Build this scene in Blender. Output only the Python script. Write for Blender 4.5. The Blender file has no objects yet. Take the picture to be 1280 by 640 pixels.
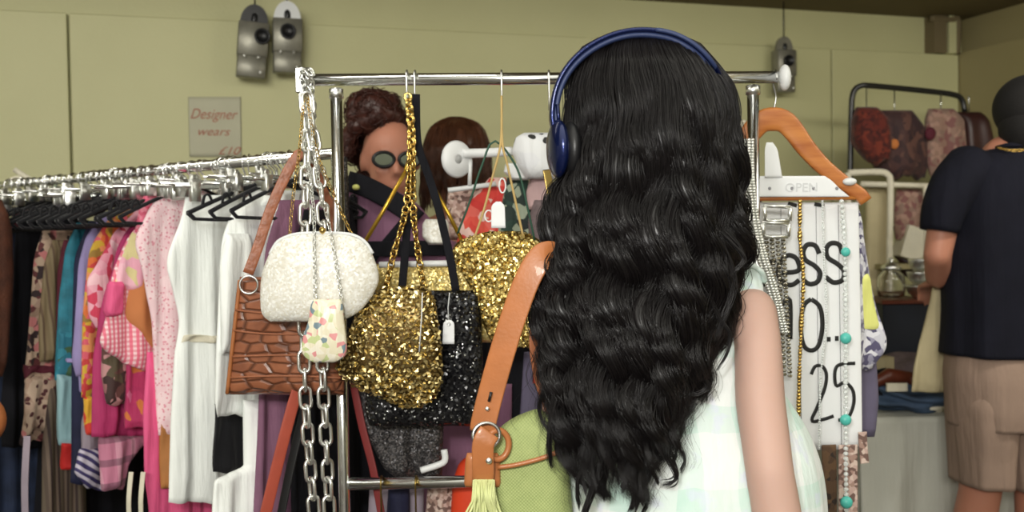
import bpy, math, random
import numpy as np
from mathutils import Matrix, Vector

RND = random.Random(11)
NR = np.random.RandomState(5)
C = bpy.context.scene.collection
S = bpy.context.scene

# ------------------------------------------------------------------ camera
F = 1250.0
CAM = np.array([0.0, 0.0, 1.40])
PITCH, ROLL = math.radians(1.5), math.radians(-0.9)
CM = Matrix.Rotation(math.radians(90) - PITCH, 3, 'X') @ Matrix.Rotation(ROLL, 3, 'Z')
CMN = np.array(CM)
cd = bpy.data.cameras.new('camera')
cam = bpy.data.objects.new('camera', cd)
C.objects.link(cam)
cd.sensor_width = 36
cd.lens = F / 1280 * 36
cam.matrix_world = Matrix.Translation(CAM) @ CM.to_4x4()
cd.clip_start = 0.05
cd.dof.use_dof = True
cd.dof.focus_distance = 1.60
cd.dof.aperture_fstop = 5.0
S.camera = cam

# ------------------------------------------------------------------ light
S.view_settings.view_transform = 'Standard'
S.view_settings.look = 'None'
S.view_settings.exposure = 0.0
S.view_settings.gamma = 1.0
S.view_settings.use_curve_mapping = False
world = bpy.data.worlds.new('room_light')
S.world = world
world.use_nodes = True
wn = world.node_tree
wn.nodes.clear()
wo = wn.nodes.new('ShaderNodeOutputWorld')
wb = wn.nodes.new('ShaderNodeBackground')
wt = wn.nodes.new('ShaderNodeTexCoord')
wx = wn.nodes.new('ShaderNodeSeparateXYZ')
wr = wn.nodes.new('ShaderNodeValToRGB')
wn.links.new(wt.outputs['Generated'], wx.inputs[0])
wn.links.new(wx.outputs['Z'], wr.inputs[0])
wr.color_ramp.elements[0].position = 0.0
wr.color_ramp.elements[0].color = (0.16, 0.15, 0.12, 1)
wr.color_ramp.elements[1].position = 0.9
wr.color_ramp.elements[1].color = (1.0, 0.98, 0.86, 1)
e = wr.color_ramp.elements.new(0.25)
e.color = (0.40, 0.385, 0.32, 1)
wn.links.new(wr.outputs[0], wb.inputs[0])
wb.inputs[1].default_value = 1.75
wn.links.new(wb.outputs[0], wo.inputs[0])


def area(name, loc, target, size, power, col=(1, 1, 1), sy=None, spread=math.pi):
    l = bpy.data.lights.new(name, 'AREA')
    l.energy = power
    l.color = col
    l.size = size
    l.spread = spread
    if sy:
        l.shape = 'RECTANGLE'
        l.size_y = sy
    else:
        l.shape = 'DISK'
    o = bpy.data.objects.new(name, l)
    C.objects.link(o)
    d = Vector(target) - Vector(loc)
    o.matrix_world = Matrix.Translation(loc) @ d.to_track_quat('-Z', 'Y').to_matrix().to_4x4()
    return o


area('camera_flash', (-0.16, -0.02, 1.60), (0.05, 2.2, 1.45), 0.07, 9, (1.0, 0.98, 0.97))
area('fill_light', (-0.6, -2.4, 2.40), (0.1, 2.6, 1.2), 1.6, 105, (1.0, 0.97, 0.88), sy=0.5)  # unseen fill added behind the camera for flat, even frontal light
area('fill_light', (-1.0, 1.9, 2.38), (-.6, 3.8, 1.2), 1.6, 19, (1.0, 0.97, 0.88), sy=0.3)  # unseen fill added to brighten the left of the background
area('fill_light', (1.7, 1.9, 2.38), (2.1, 3.8, 1.2), 1.2, 30, (1.0, 0.96, 0.85), sy=0.3)  # unseen fill added to brighten the right of the back wall


# ------------------------------------------------------------------ projection helpers
def ray(px, py):
    return CMN @ np.array([(px - 640) / F, (320 - py) / F, -1.0])


def P(px, py, Y):
    r = ray(px, py)
    return CAM + r * (Y / r[1])


class Frame:
    """upright plane: x along u, z up, y away from the viewer"""
    def __init__(s, o, ang=0.0):
        s.o = np.array(o, float)
        s.u = np.array([math.cos(ang), math.sin(ang), 0])
        s.v = np.array([-s.u[1], s.u[0], 0])

    def M(s):
        m = Matrix.Identity(4)
        for i in range(3):
            m[i][0] = s.u[i]; m[i][1] = s.v[i]; m[i][2] = (0, 0, 1)[i]; m[i][3] = s.o[i]
        return m

    def hit(s, px, py, off=0.0):
        r = ray(px, py)
        t = np.dot(s.o + s.v * off - CAM, s.v) / np.dot(r, s.v)
        return CAM + r * t

    def loc(s, px, py):
        d = s.hit(px, py) - s.o
        return np.array([np.dot(d, s.u), d[2]])

    def world(s, x, y, z):
        return s.o + s.u * x + s.v * y + np.array([0, 0, z])


# ------------------------------------------------------------------ objects
def empty(name, loc, label=None, cat=None, group=None, kind=None):
    o = bpy.data.objects.new(name, None)
    o.empty_display_size = 0.05
    C.objects.link(o)
    o.matrix_basis = Matrix.Translation(Vector([float(c) for c in loc]))
    tag(o, label, cat, group, kind)
    return o


def tag(o, label=None, cat=None, group=None, kind=None):
    if label: o['label'] = label
    if cat: o['category'] = cat
    if group: o['group'] = group
    if kind: o['kind'] = kind
    return o


WORLDM = {}


def mesh_obj(name, V, Fc, m, root=None, frame=None, smooth=True, label=None):
    """V in world space, linked as one mesh object in the given frame, parented to root"""
    V = np.asarray(V, float)
    if frame is None:
        c = V.mean(0); c[2] = V[:, 2].min()
        fm = Matrix.Translation(Vector([float(a) for a in c]))
    else:
        fm = frame.M() if isinstance(frame, Frame) else frame
    inv = np.array(fm.inverted())
    L = V @ inv[:3, :3].T + inv[:3, 3]
    me = bpy.data.meshes.new(name)
    me.from_pydata(L.tolist(), [], [list(map(int, f)) for f in Fc])
    me.update()
    if len(V) == 24: smooth = False
    if smooth:
        me.polygons.foreach_set('use_smooth', [True] * len(me.polygons))
    if m: me.materials.append(m)
    o = bpy.data.objects.new(name, me)
    C.objects.link(o)
    wm = fm.copy()
    if root is not None:
        o.parent = root
        o.matrix_basis = WORLDM.get(root.name, root.matrix_basis).inverted() @ wm
    else:
        o.matrix_basis = wm
    WORLDM[o.name] = wm
    if label: o['label'] = label
    return o


class MB:
    def __init__(s):
        s.V = []; s.F = []; s.n = 0

    def add(s, vf):
        v, f = vf
        v = np.asarray(v, float)
        s.V.append(v)
        s.F.extend([[i + s.n for i in q] for q in f])
        s.n += len(v)
        return s

    def build(s, name, m, root=None, frame=None, smooth=True, label=None):
        return mesh_obj(name, np.vstack(s.V), s.F, m, root, frame, smooth, label)


# ------------------------------------------------------------------ shapes (all return V, F in world space)
def resample(pts, n, smooth=True):
    pts = np.asarray(pts, float)
    k = len(pts)
    if smooth and k > 2:
        q = []
        for i in range(k - 1):
            p0 = pts[max(i - 1, 0)]; p1 = pts[i]; p2 = pts[i + 1]; p3 = pts[min(i + 2, k - 1)]
            for t in np.linspace(0, 1, 12, endpoint=False):
                q.append(0.5 * ((2 * p1) + (-p0 + p2) * t + (2 * p0 - 5 * p1 + 4 * p2 - p3) * t * t + (-p0 + 3 * p1 - 3 * p2 + p3) * t ** 3))
        q.append(pts[-1])
        pts = np.array(q)
    d = np.r_[0, np.cumsum(np.linalg.norm(np.diff(pts, axis=0), axis=1))]
    t = np.linspace(0, d[-1], n)
    return np.stack([np.interp(t, d, pts[:, i]) for i in range(pts.shape[1])], 1)


def sweep(pts, a, b=None, ref=None, sides=8, closed=False, cap=True, sq=2.0):
    """tube along pts; a = half width (along tangent x ref), b = half thickness (along ref)"""
    pts = np.asarray(pts, float)
    n = len(pts)
    if b is None: b = a
    a = np.broadcast_to(np.asarray(a, float), (n,)); b = np.broadcast_to(np.asarray(b, float), (n,))
    if closed:
        T = np.roll(pts, -1, 0) - np.roll(pts, 1, 0)
    else:
        T = np.gradient(pts, axis=0)
    T /= np.linalg.norm(T, axis=1)[:, None] + 1e-12
    if ref is None:
        r0 = np.array([0.0, -1.0, 0.05]) if abs(T[0][1]) < .9 else np.array([0.0, 0.05, 1.0])
        N = []
        cur = r0 - T[0] * np.dot(r0, T[0])
        for i in range(n):
            cur = cur - T[i] * np.dot(cur, T[i])
            cur = cur / (np.linalg.norm(cur) + 1e-12)
            N.append(cur)
        N = np.array(N)
    else:
        ref = np.broadcast_to(np.asarray(ref, float), (n, 3))
        N = ref - T * np.sum(ref * T, 1)[:, None]
        N = N / (np.linalg.norm(N, axis=1)[:, None] + 1e-12)
    B = np.cross(T, N)
    th = np.linspace(0, 2 * math.pi, sides, endpoint=False) + math.pi / sides
    cx = np.sign(np.cos(th)) * np.abs(np.cos(th)) ** (2 / sq)
    cy = np.sign(np.sin(th)) * np.abs(np.sin(th)) ** (2 / sq)
    V = pts[:, None] + B[:, None] * (cx[None, :, None] * a[:, None, None]) + N[:, None] * (cy[None, :, None] * b[:, None, None])
    V = V.reshape(-1, 3)
    Fc = []
    m = n if closed else n - 1
    for i in range(m):
        j = (i + 1) % n
        for k in range(sides):
            l = (k + 1) % sides
            Fc.append([i * sides + k, i * sides + l, j * sides + l, j * sides + k])
    if cap and not closed:
        Fc.append(list(range(sides))[::-1])
        Fc.append([(n - 1) * sides + k for k in range(sides)])
    return V, Fc


def strap(pts, w, t=0.002, ref=(0, -1, 0), n=40, sides=12):
    return sweep(resample(pts, n), w / 2, t / 2, ref, sides=sides, sq=5.0)


def box(c, d, rot=None, bev=0.12):
    """rounded-corner box as superellipsoid-ish stack: plain 8 corner box with chamfer"""
    c = np.asarray(c, float); h = np.asarray(d, float) / 2
    b = min(h) * bev
    V = []; 
    for sx in (-1, 1):
        for sy in (-1, 1):
            for sz in (-1, 1):
                V += [[sx * h[0], sy * (h[1] - b), sz * (h[2] - b)], [sx * (h[0] - b), sy * h[1], sz * (h[2] - b)], [sx * (h[0] - b), sy * (h[1] - b), sz * h[2]]]
    V = np.array(V)

    def ix(sx, sy, sz, k): return (((sx > 0) * 2 + (sy > 0)) * 2 + (sz > 0)) * 3 + k
    Fc = []
    for s in (-1, 1):
        Fc.append([ix(s, -1, -1, 0), ix(s, 1, -1, 0), ix(s, 1, 1, 0), ix(s, -1, 1, 0)])
        Fc.append([ix(-1, s, -1, 1), ix(1, s, -1, 1), ix(1, s, 1, 1), ix(-1, s, 1, 1)])
        Fc.append([ix(-1, -1, s, 2), ix(1, -1, s, 2), ix(1, 1, s, 2), ix(-1, 1, s, 2)])
    for s in (-1, 1):
        for t in (-1, 1):
            Fc.append([ix(s, t, -1, 0), ix(s, t, 1, 0), ix(s, t, 1, 1), ix(s, t, -1, 1)])
            Fc.append([ix(s, -1, t, 0), ix(s, 1, t, 0), ix(s, 1, t, 2), ix(s, -1, t, 2)])
            Fc.append([ix(-1, s, t, 1), ix(1, s, t, 1), ix(1, s, t, 2), ix(-1, s, t, 2)])
            for u in (-1, 1):
                Fc.append([ix(s, t, u, 0), ix(s, t, u, 1), ix(s, t, u, 2)])
    # outward winding
    out = []
    for f in Fc:
        p = V[f]; nrm = np.cross(p[1] - p[0], p[2] - p[0])
        out.append(f if np.dot(nrm, p.mean(0)) > 0 else f[::-1])
    if rot is not None: V = V @ np.asarray(rot, float).T
    return V + c, out


def ellipsoid(c, r, rot=None, nu=20, nv=12):
    V = [[0, 0, 1]]
    for i in range(1, nv):
        ph = math.pi * i / nv
        for j in range(nu):
            t = 2 * math.pi * j / nu
            V.append([math.sin(ph) * math.cos(t), math.sin(ph) * math.sin(t), math.cos(ph)])
    V.append([0, 0, -1])
    Fc = []
    for j in range(nu):
        Fc.append([0, 1 + j, 1 + (j + 1) % nu])
        Fc.append([len(V) - 1, 1 + (nv - 2) * nu + (j + 1) % nu, 1 + (nv - 2) * nu + j])
    for i in range(nv - 2):
        for j in range(nu):
            a = 1 + i * nu + j; b = 1 + i * nu + (j + 1) % nu
            Fc.append([a, a + nu, b + nu, b])
    V = np.array(V) * np.asarray(r, float)
    if rot is not None: V = V @ np.asarray(rot, float).T
    return V + np.asarray(c, float), Fc


def lathe(c, prof, n=28, axis='z', arc=2 * math.pi):
    V = []; Fc = []
    for (r, z) in prof:
        for j in range(n):
            t = 2 * math.pi * j / n
            if axis == 'z': V.append([r * math.cos(t), r * math.sin(t), z])
            else: V.append([r * math.cos(t), z, r * math.sin(t)])
    for i in range(len(prof) - 1):
        for j in range(n):
            k = (j + 1) % n
            Fc.append([i * n + j, i * n + k, (i + 1) * n + k, (i + 1) * n + j])
    Fc.append([j for j in range(n)][::-1]); Fc.append([(len(prof) - 1) * n + j for j in range(n)])
    return np.array(V) + np.asarray(c, float), Fc


def ring(c, R, r, axis=(0, -1, 0), n=28, sides=8, sx=1.0):
    ax = np.asarray(axis, float); ax /= np.linalg.norm(ax)
    t = np.cross(ax, [0, 0, 1.0]) if abs(ax[2]) < .9 else np.cross(ax, [1.0, 0, 0])
    t /= np.linalg.norm(t); b = np.cross(ax, t)
    an = np.linspace(0, 2 * math.pi, n, endpoint=False)
    pts = np.asarray(c, float) + R * (np.cos(an)[:, None] * t * sx + np.sin(an)[:, None] * b)
    return sweep(pts, r, r, np.broadcast_to(ax, (n, 3)), sides, closed=True)


def rows_interp(rows, n, smooth=True):
    rows = np.array(rows, float)
    y = np.linspace(rows[0, 0], rows[-1, 0], n)
    out = [y]
    for k in range(1, rows.shape[1]):
        v = np.interp(y, rows[:, 0], rows[:, k])
        if smooth:
            w = max(1, n // 22)
            vp = np.pad(v, w, mode='reflect', reflect_type='odd')
            v = np.convolve(vp, np.ones(2 * w + 1) / (2 * w + 1), 'valid')
        out.append(v)
    return np.stack(out, 1)


def foldf(seed, amp, freq, grow=0.6, wob=0.3):
    r = np.random.RandomState(seed)
    ph = r.rand(4) * 6.28; fm = np.array([1, 1.73, 2.6, 0.55]) * freq * (0.85 + .3 * r.rand(4)); am = np.array([1, .55, .3, .9]); wp = r.rand(4) * 6.28

    def f(x, v):
        g = (np.clip(v, 0, 1) ** grow)
        o = 0
        for k in range(4):
            o = o + am[k] * np.sin(6.283 * fm[k] * x * (1 - .18 * v) + ph[k] + wob * np.sin(3.1 * v + wp[k]) * 2)
        return amp * g * o * 0.5
    return f


def slab(fr, rows, t, fold=None, ns=40, nt=44, puff=False, edge=4.0, smooth=True, hem=0.0, seed=0, off=0.0, top=None):
    """solid hanging sheet: outline rows (py, xl, xr) laid on the upright plane fr, thickness t"""
    R = rows_interp(rows, nt, smooth)
    r = np.random.RandomState(seed + 77)
    q = 0.5 - 0.5 * np.cos(np.linspace(0, math.pi, ns))
    prof = np.sqrt(np.clip(1 - np.abs(2 * q - 1) ** edge, 0, 1))
    ph = r.rand(3) * 6.28
    front = []; back = []
    for i, (py, xl, xr) in enumerate(R):
        a = fr.loc(xl, py); b = fr.loc(xr, py)
        v = i / (nt - 1)
        vp = math.sqrt(max(0.02, 1 - abs(2 * v - 1) ** edge)) if puff else min(1.0, 0.35 + 8 * min(v, 1 - v))
        x = a[0] + (b[0] - a[0]) * q
        z = a[1] + (b[1] - a[1]) * q
        if hem: z = z + hem * v ** 6 * (np.sin(x * 60 + ph[0]) + .6 * np.sin(x * 140 + ph[1]))
        f = fold(x, v) if fold else 0 * x
        th = t / 2 * prof * vp
        front.append(np.stack([x, f - th + off, z], 1)); back.append(np.stack([x, f + th + off, z], 1)[1:-1])
    Vf = np.array(front).reshape(-1, 3); Vb = np.array(back).reshape(-1, 3)
    V = np.vstack([Vf, Vb])
    nb = ns - 2; o = len(Vf)

    def bi(i, j):
        if j == 0: return i * ns
        if j == ns - 1: return i * ns + ns - 1
        return o + i * nb + j - 1
    Fc = []
    for i in range(nt - 1):
        for j in range(ns - 1):
            Fc.append([i * ns + j, (i + 1) * ns + j, (i + 1) * ns + j + 1, i * ns + j + 1])
            Fc.append([bi(i, j), bi(i, j + 1), bi(i + 1, j + 1), bi(i + 1, j)])
    for j in range(ns - 1):
        for i, rev in ((0, False), (nt - 1, True)):
            f = [i * ns + j, i * ns + j + 1, bi(i, j + 1), bi(i, j)]
            f2 = []
            for a_ in f:
                if a_ not in f2: f2.append(a_)
            if len(f2) > 2: Fc.append(f2[::-1] if rev else f2)
    W = fr.o + V[:, :1] * fr.u + V[:, 1:2] * fr.v + V[:, 2:3] * np.array([0, 0, 1.0])
    return W, Fc


def loft(rows, Yc, folds=0.0, nfold=9, n=48, nt=40, seed=0, cap=True, sq=2.2, foldtop=0.2):
    """closed body of rings: rows (py, xl, xr, half depth)"""
    R = rows_interp(rows, nt)
    r = np.random.RandomState(seed)
    ph = r.rand(5) * 6.28
    th = np.linspace(0, 2 * math.pi, n, endpoint=False)
    cx = np.sign(np.cos(th)) * np.abs(np.cos(th)) ** (2 / sq); cy = np.sign(np.sin(th)) * np.abs(np.sin(th)) ** (2 / sq)
    V = []
    for i, (py, xl, xr, d) in enumerate(R):
        v = i / (nt - 1)
        a = P(xl, py, Yc); b = P(xr, py, Yc)
        c = (a + b) / 2; h = (b[0] - a[0]) / 2
        g = folds * (foldtop + (1 - foldtop) * v) * (np.sin(nfold * th + ph[0] + 1.2 * math.sin(2 * v + ph[1])) + .6 * np.sin((nfold * 1.7 // 1) * th + ph[2]) + .5 * np.sin(3 * th + ph[3] + 2 * v))
        V.append(np.stack([c[0] + (h + g) * cx, Yc + (d + g) * cy, np.full(n, c[2]) + (b[2] - a[2]) / 2 * cx], 1))
    V = np.array(V).reshape(-1, 3)
    Fc = []
    for i in range(nt - 1):
        for j in range(n):
            k = (j + 1) % n
            Fc.append([i * n + j, (i + 1) * n + j, (i + 1) * n + k, i * n + k])
    if cap:
        Fc.append([j for j in range(n)]); Fc.append([(nt - 1) * n + j for j in range(n)][::-1])
    return V, Fc


def capsule(p0, p1, r0, r1, n=16):
    p0 = np.asarray(p0, float); p1 = np.asarray(p1, float)
    d = p1 - p0; L = np.linalg.norm(d); d = d / L
    ts = []; rs = []
    for k in range(5):
        a = math.pi / 2 * (1 - k / 4.0)
        ts.append(-r0 * math.sin(a)); rs.append(max(r0 * math.cos(a), r0 * .05))
    for k in range(5):
        a = math.pi / 2 * (k / 4.0)
        ts.append(L + r1 * math.sin(a)); rs.append(max(r1 * math.cos(a), r1 * .05))
    return sweep(p0 + np.array(ts)[:, None] * d, rs, rs, None, n)


def limb(pts, rs):
    mb = MB()
    for i in range(len(pts) - 1):
        mb.add(capsule(pts[i], pts[i + 1], rs[i], rs[i + 1]))
    return np.vstack(mb.V), mb.F


def fuse(mb, name, m, root, voxel=0.008, smooth=6, factor=0.5, label=None):
    """union of overlapping solids into one continuous skin"""
    o = mb.build(name, m, None)
    r = o.modifiers.new('r', 'REMESH'); r.mode = 'VOXEL'; r.voxel_size = voxel; r.use_smooth_shade = True
    s = o.modifiers.new('s', 'SMOOTH'); s.iterations = smooth; s.factor = factor
    bpy.context.view_layer.update()
    dg = bpy.context.evaluated_depsgraph_get()
    me = bpy.data.meshes.new_from_object(o.evaluated_get(dg))
    V = np.empty(len(me.vertices) * 3); me.vertices.foreach_get('co', V); V = V.reshape(-1, 3)
    wm = np.array(WORLDM[o.name]); V = V @ wm[:3, :3].T + wm[:3, 3]
    Fc = [list(p.vertices) for p in me.polygons]
    nm = o.name
    bpy.data.objects.remove(o); bpy.data.meshes.remove(me)
    return mesh_obj(name, V, Fc, m, root, None, True, label)


def link_mesh(L, W, r, n=14, sides=6):
    h = (L - W) / 2
    pts = []
    for a in np.linspace(-math.pi / 2, math.pi / 2, n // 2):
        pts.append([h + W / 2 * math.cos(a), W / 2 * math.sin(a), 0])
    for a in np.linspace(math.pi / 2, 3 * math.pi / 2, n // 2):
        pts.append([-h + W / 2 * math.cos(a), W / 2 * math.sin(a), 0])
    return sweep(np.array(pts), r, r, np.broadcast_to([0, 0, 1.0], (len(pts), 3)), sides, closed=True)


def chain(path, L, W, r, ref=(0, -1, 0), n=12, sides=5, tw=0.0, seed=0):
    path = np.asarray(path, float)
    d = np.sum(np.linalg.norm(np.diff(resample(path, 200), axis=0), axis=1))
    step = L - 2.4 * r
    k = max(2, int(d / step))
    pts = resample(path, k + 1)
    lv, lf = link_mesh(L, W, r, n, sides)
    mb = MB(); rr = np.random.RandomState(seed)
    for i in range(k):
        T = pts[i + 1] - pts[i]; T /= np.linalg.norm(T)
        A = np.cross(T, ref); A /= np.linalg.norm(A); B = np.cross(A, T)
        an = (math.pi / 2 if i % 2 else 0) + 0.5 + (rr.rand() - .5) * tw
        A2 = A * math.cos(an) + B * math.sin(an); B2 = np.cross(T, A2)
        mb.add(((pts[i] + pts[i + 1]) / 2 + lv[:, :1] * T + lv[:, 1:2] * A2 + lv[:, 2:3] * B2, lf))
    return np.vstack(mb.V), mb.F


def beads(path, r, gap=2.0, seg=8, rv=0.0, seed=0):
    path = np.asarray(path, float)
    d = np.sum(np.linalg.norm(np.diff(resample(path, 200), axis=0), axis=1))
    k = max(2, int(d / (r * gap)))
    mb = MB(); rr = np.random.RandomState(seed)
    for p in resample(path, k):
        q = r * (1 + rv * (rr.rand() - .5))
        mb.add(ellipsoid(p, (q, q, q * (1 + rv * (rr.rand() - .5))), None, seg, max(4, seg // 2 + 1)))
    return np.vstack(mb.V), mb.F


def PL(pts, Y):
    """polyline of picture points at depth Y (or with own depth as third)"""
    return np.array([P(p[0], p[1], p[2] if len(p) > 2 else Y) for p in pts])


# ------------------------------------------------------------------ materials
def srgb(r, g, b):
    f = lambda c: (c / 255 / 12.92) if c / 255 <= 0.04045 else ((c / 255 + 0.055) / 1.055) ** 2.4
    return (f(r), f(g), f(b), 1)


def newmat(name):
    m = bpy.data.materials.new(name)
    m.use_nodes = True
    nt = m.node_tree
    return m, nt, nt.nodes['Principled BSDF']


def nd(nt, t, **k):
    n = nt.nodes.new('ShaderNode' + t)
    for a, v in k.items(): setattr(n, a, v)
    return n


def mth(nt, op, a, b=None, c=None):
    n = nd(nt, 'Math', operation=op)
    for i, x in enumerate((a, b, c)):
        if x is None: continue
        if hasattr(x, 'is_linked'): nt.links.new(x, n.inputs[i])
        else: n.inputs[i].default_value = x
    return n.outputs[0]


def coords(nt, warp=0.0, wscale=8.0, scale=(1, 1, 1)):
    tc = nd(nt, 'TexCoord').outputs['Object']
    mp = nd(nt, 'Mapping'); mp.inputs['Scale'].default_value = scale
    nt.links.new(tc, mp.inputs[0])
    out = mp.outputs[0]
    if warp:
        nz = nd(nt, 'TexNoise'); nz.inputs['Scale'].default_value = wscale
        nt.links.new(out, nz.inputs['Vector'])
        mx = nd(nt, 'VectorMath', operation='MULTIPLY_ADD')
        nt.links.new(nz.outputs['Color'], mx.inputs[0]); mx.inputs[1].default_value = (warp,) * 3
        nt.links.new(out, mx.inputs[2])
        out = mx.outputs[0]
    return out


def ramp(nt, fac, stops, const=False):
    r = nd(nt, 'ValToRGB')
    if const: r.color_ramp.interpolation = 'CONSTANT'
    el = r.color_ramp.elements
    el[0].position, el[0].color = stops[0]
    el[1].position, el[1].color = stops[1]
    for p, c in stops[2:]:
        e_ = el.new(p); e_.color = c
    nt.links.new(fac, r.inputs[0])
    return r.outputs[0]


def mix(nt, f, a, b):
    n = nd(nt, 'MixRGB')
    for i, x in enumerate((f, a, b)):
        if hasattr(x, 'is_linked'): nt.links.new(x, n.inputs[i])
        else: n.inputs[i].default_value = x
    return n.outputs[0]


def bump(nt, bs, h, strength=0.3, dist=0.002):
    b = nd(nt, 'Bump'); b.inputs['Strength'].default_value = strength; b.inputs['Distance'].default_value = dist
    nt.links.new(h, b.inputs['Height']); nt.links.new(b.outputs[0], bs.inputs['Normal'])


def noise(nt, vec, scale, detail=3, out='Fac'):
    n = nd(nt, 'TexNoise'); n.inputs['Scale'].default_value = scale; n.inputs['Detail'].default_value = detail
    nt.links.new(vec, n.inputs['Vector'])
    return n.outputs[out]


def voro(nt, vec, scale, out='Color', feature='F1', rnd=1.0):
    n = nd(nt, 'TexVoronoi', feature=feature); n.inputs['Scale'].default_value = scale; n.inputs['Randomness'].default_value = rnd
    nt.links.new(vec, n.inputs['Vector'])
    return n.outputs[out]


CREASE = {'blackcloth', 'x'}


def crease_bump(nt, b, amt=.5, fine=True):
    v = coords(nt, 0.03, 3, (26, 26, 2.2))
    n1 = noise(nt, v, 1.0, 4)
    v2 = coords(nt, 0, 1, (9, 9, 5))
    h = mth(nt, 'ADD', n1, mth(nt, 'MULTIPLY', noise(nt, v2, 1.3, 5), .7))
    bump(nt, b, h, amt, .022)


def plain(name, col, rough=0.7, metal=0.0, vary=0.12, vs=12, bs_=0.25, bsc=350, bd=0.001, sheen=0.0, coat=0.0, spec=0.5, trans=0.0, ior=1.45, sss=0.0, alpha=1.0, crease=None):
    m, nt, b = newmat(name)
    v = coords(nt)
    dark = tuple(c * (1 - vary) for c in col[:3]) + (1,)
    lite = tuple(min(1, c * (1 + vary)) for c in col[:3]) + (1,)
    if vary:
        c = ramp(nt, noise(nt, v, vs), [(0.3, dark), (0.7, lite)])
        nt.links.new(c, b.inputs['Base Color'])
    else:
        b.inputs['Base Color'].default_value = col
    b.inputs['Roughness'].default_value = rough
    b.inputs['Metallic'].default_value = metal
    b.inputs['Sheen Weight'].default_value = sheen
    b.inputs['Coat Weight'].default_value = coat
    b.inputs['Specular IOR Level'].default_value = spec
    b.inputs['Transmission Weight'].default_value = trans
    b.inputs['IOR'].default_value = ior
    if sss:
        b.inputs['Subsurface Weight'].default_value = sss
        b.inputs['Subsurface Radius'].default_value = (0.012, 0.005, 0.003)
    if crease is None: crease = any(w in name for w in ('cloth', 'cotton', 'denim', 'velvet', 'linen', 'satin', 'jersey'))
    if crease: crease_bump(nt, b)
    elif bs_: bump(nt, b, noise(nt, v, bsc, 2), bs_, bd)
    return m


def print_mat(name, cols, scale=30, warp=0.03, wscale=14, rough=0.75, dots=None, dscale=60, dsize=0.25):
    """cloth print: irregular patches of the given colours, optional small dots"""
    m, nt, b = newmat(name)
    v = coords(nt, warp, wscale)
    vc = voro(nt, v, scale)
    sp = nd(nt, 'SeparateColor'); nt.links.new(vc, sp.inputs[0])
    k = len(cols)
    st = [(i / k, cols[i]) for i in range(k)]
    c = ramp(nt, sp.outputs[0], st, True)
    if dots:
        d = voro(nt, v, dscale, 'Distance')
        f = mth(nt, 'LESS_THAN', d, dsize)
        c = mix(nt, f, c, dots)
    nt.links.new(c, b.inputs['Base Color'])
    b.inputs['Roughness'].default_value = rough
    b.inputs['Sheen Weight'].default_value = 0.1
    crease_bump(nt, b)
    return m


def check_mat(name, base, c1, c2, sx=60, sz=60, w=0.5, rough=0.75, warp=0.0, soft=False):
    """woven checks / plaid on x and z"""
    m, nt, b = newmat(name)
    v = coords(nt, warp, 6)
    s = nd(nt, 'SeparateXYZ'); nt.links.new(v, s.inputs[0])
    fx = mth(nt, 'FRACT', mth(nt, 'MULTIPLY', s.outputs[0], sx)); fz = mth(nt, 'FRACT', mth(nt, 'MULTIPLY', s.outputs[2], sz))
    if soft:
        ax = mth(nt, 'SMOOTH_MIN', mth(nt, 'ABSOLUTE', mth(nt, 'MULTIPLY_ADD', fx, 2, -1)), 1.0, 0.1)
        az = mth(nt, 'ABSOLUTE', mth(nt, 'MULTIPLY_ADD', fz, 2, -1))
        ax = mth(nt, 'MULTIPLY', ax, w); az = mth(nt, 'MULTIPLY', az, w)
    else:
        ax = mth(nt, 'LESS_THAN', fx, w); az = mth(nt, 'LESS_THAN', fz, w)
    c = mix(nt, ax, base, c1)
    c = mix(nt, mth(nt, 'MULTIPLY', az, 0.55), c, c2)
    nt.links.new(c, b.inputs['Base Color'])
    b.inputs['Roughness'].default_value = rough
    b.inputs['Sheen Weight'].default_value = 0.1
    crease_bump(nt, b)
    return m


def stripe_mat(name, cols, ang, scale, warp=0.0, rough=0.75, metal=0):
    m, nt, b = newmat(name)
    v = coords(nt, warp, 6)
    s = nd(nt, 'SeparateXYZ'); nt.links.new(v, s.inputs[0])
    t = mth(nt, 'ADD', mth(nt, 'MULTIPLY', s.outputs[0], math.cos(ang) * scale), mth(nt, 'MULTIPLY', s.outputs[2], math.sin(ang) * scale))
    c = ramp(nt, mth(nt, 'FRACT', t), [(i / len(cols), cols[i]) for i in range(len(cols))], True)
    nt.links.new(c, b.inputs['Base Color'])
    b.inputs['Roughness'].default_value = rough; b.inputs['Metallic'].default_value = metal
    return m


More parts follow.
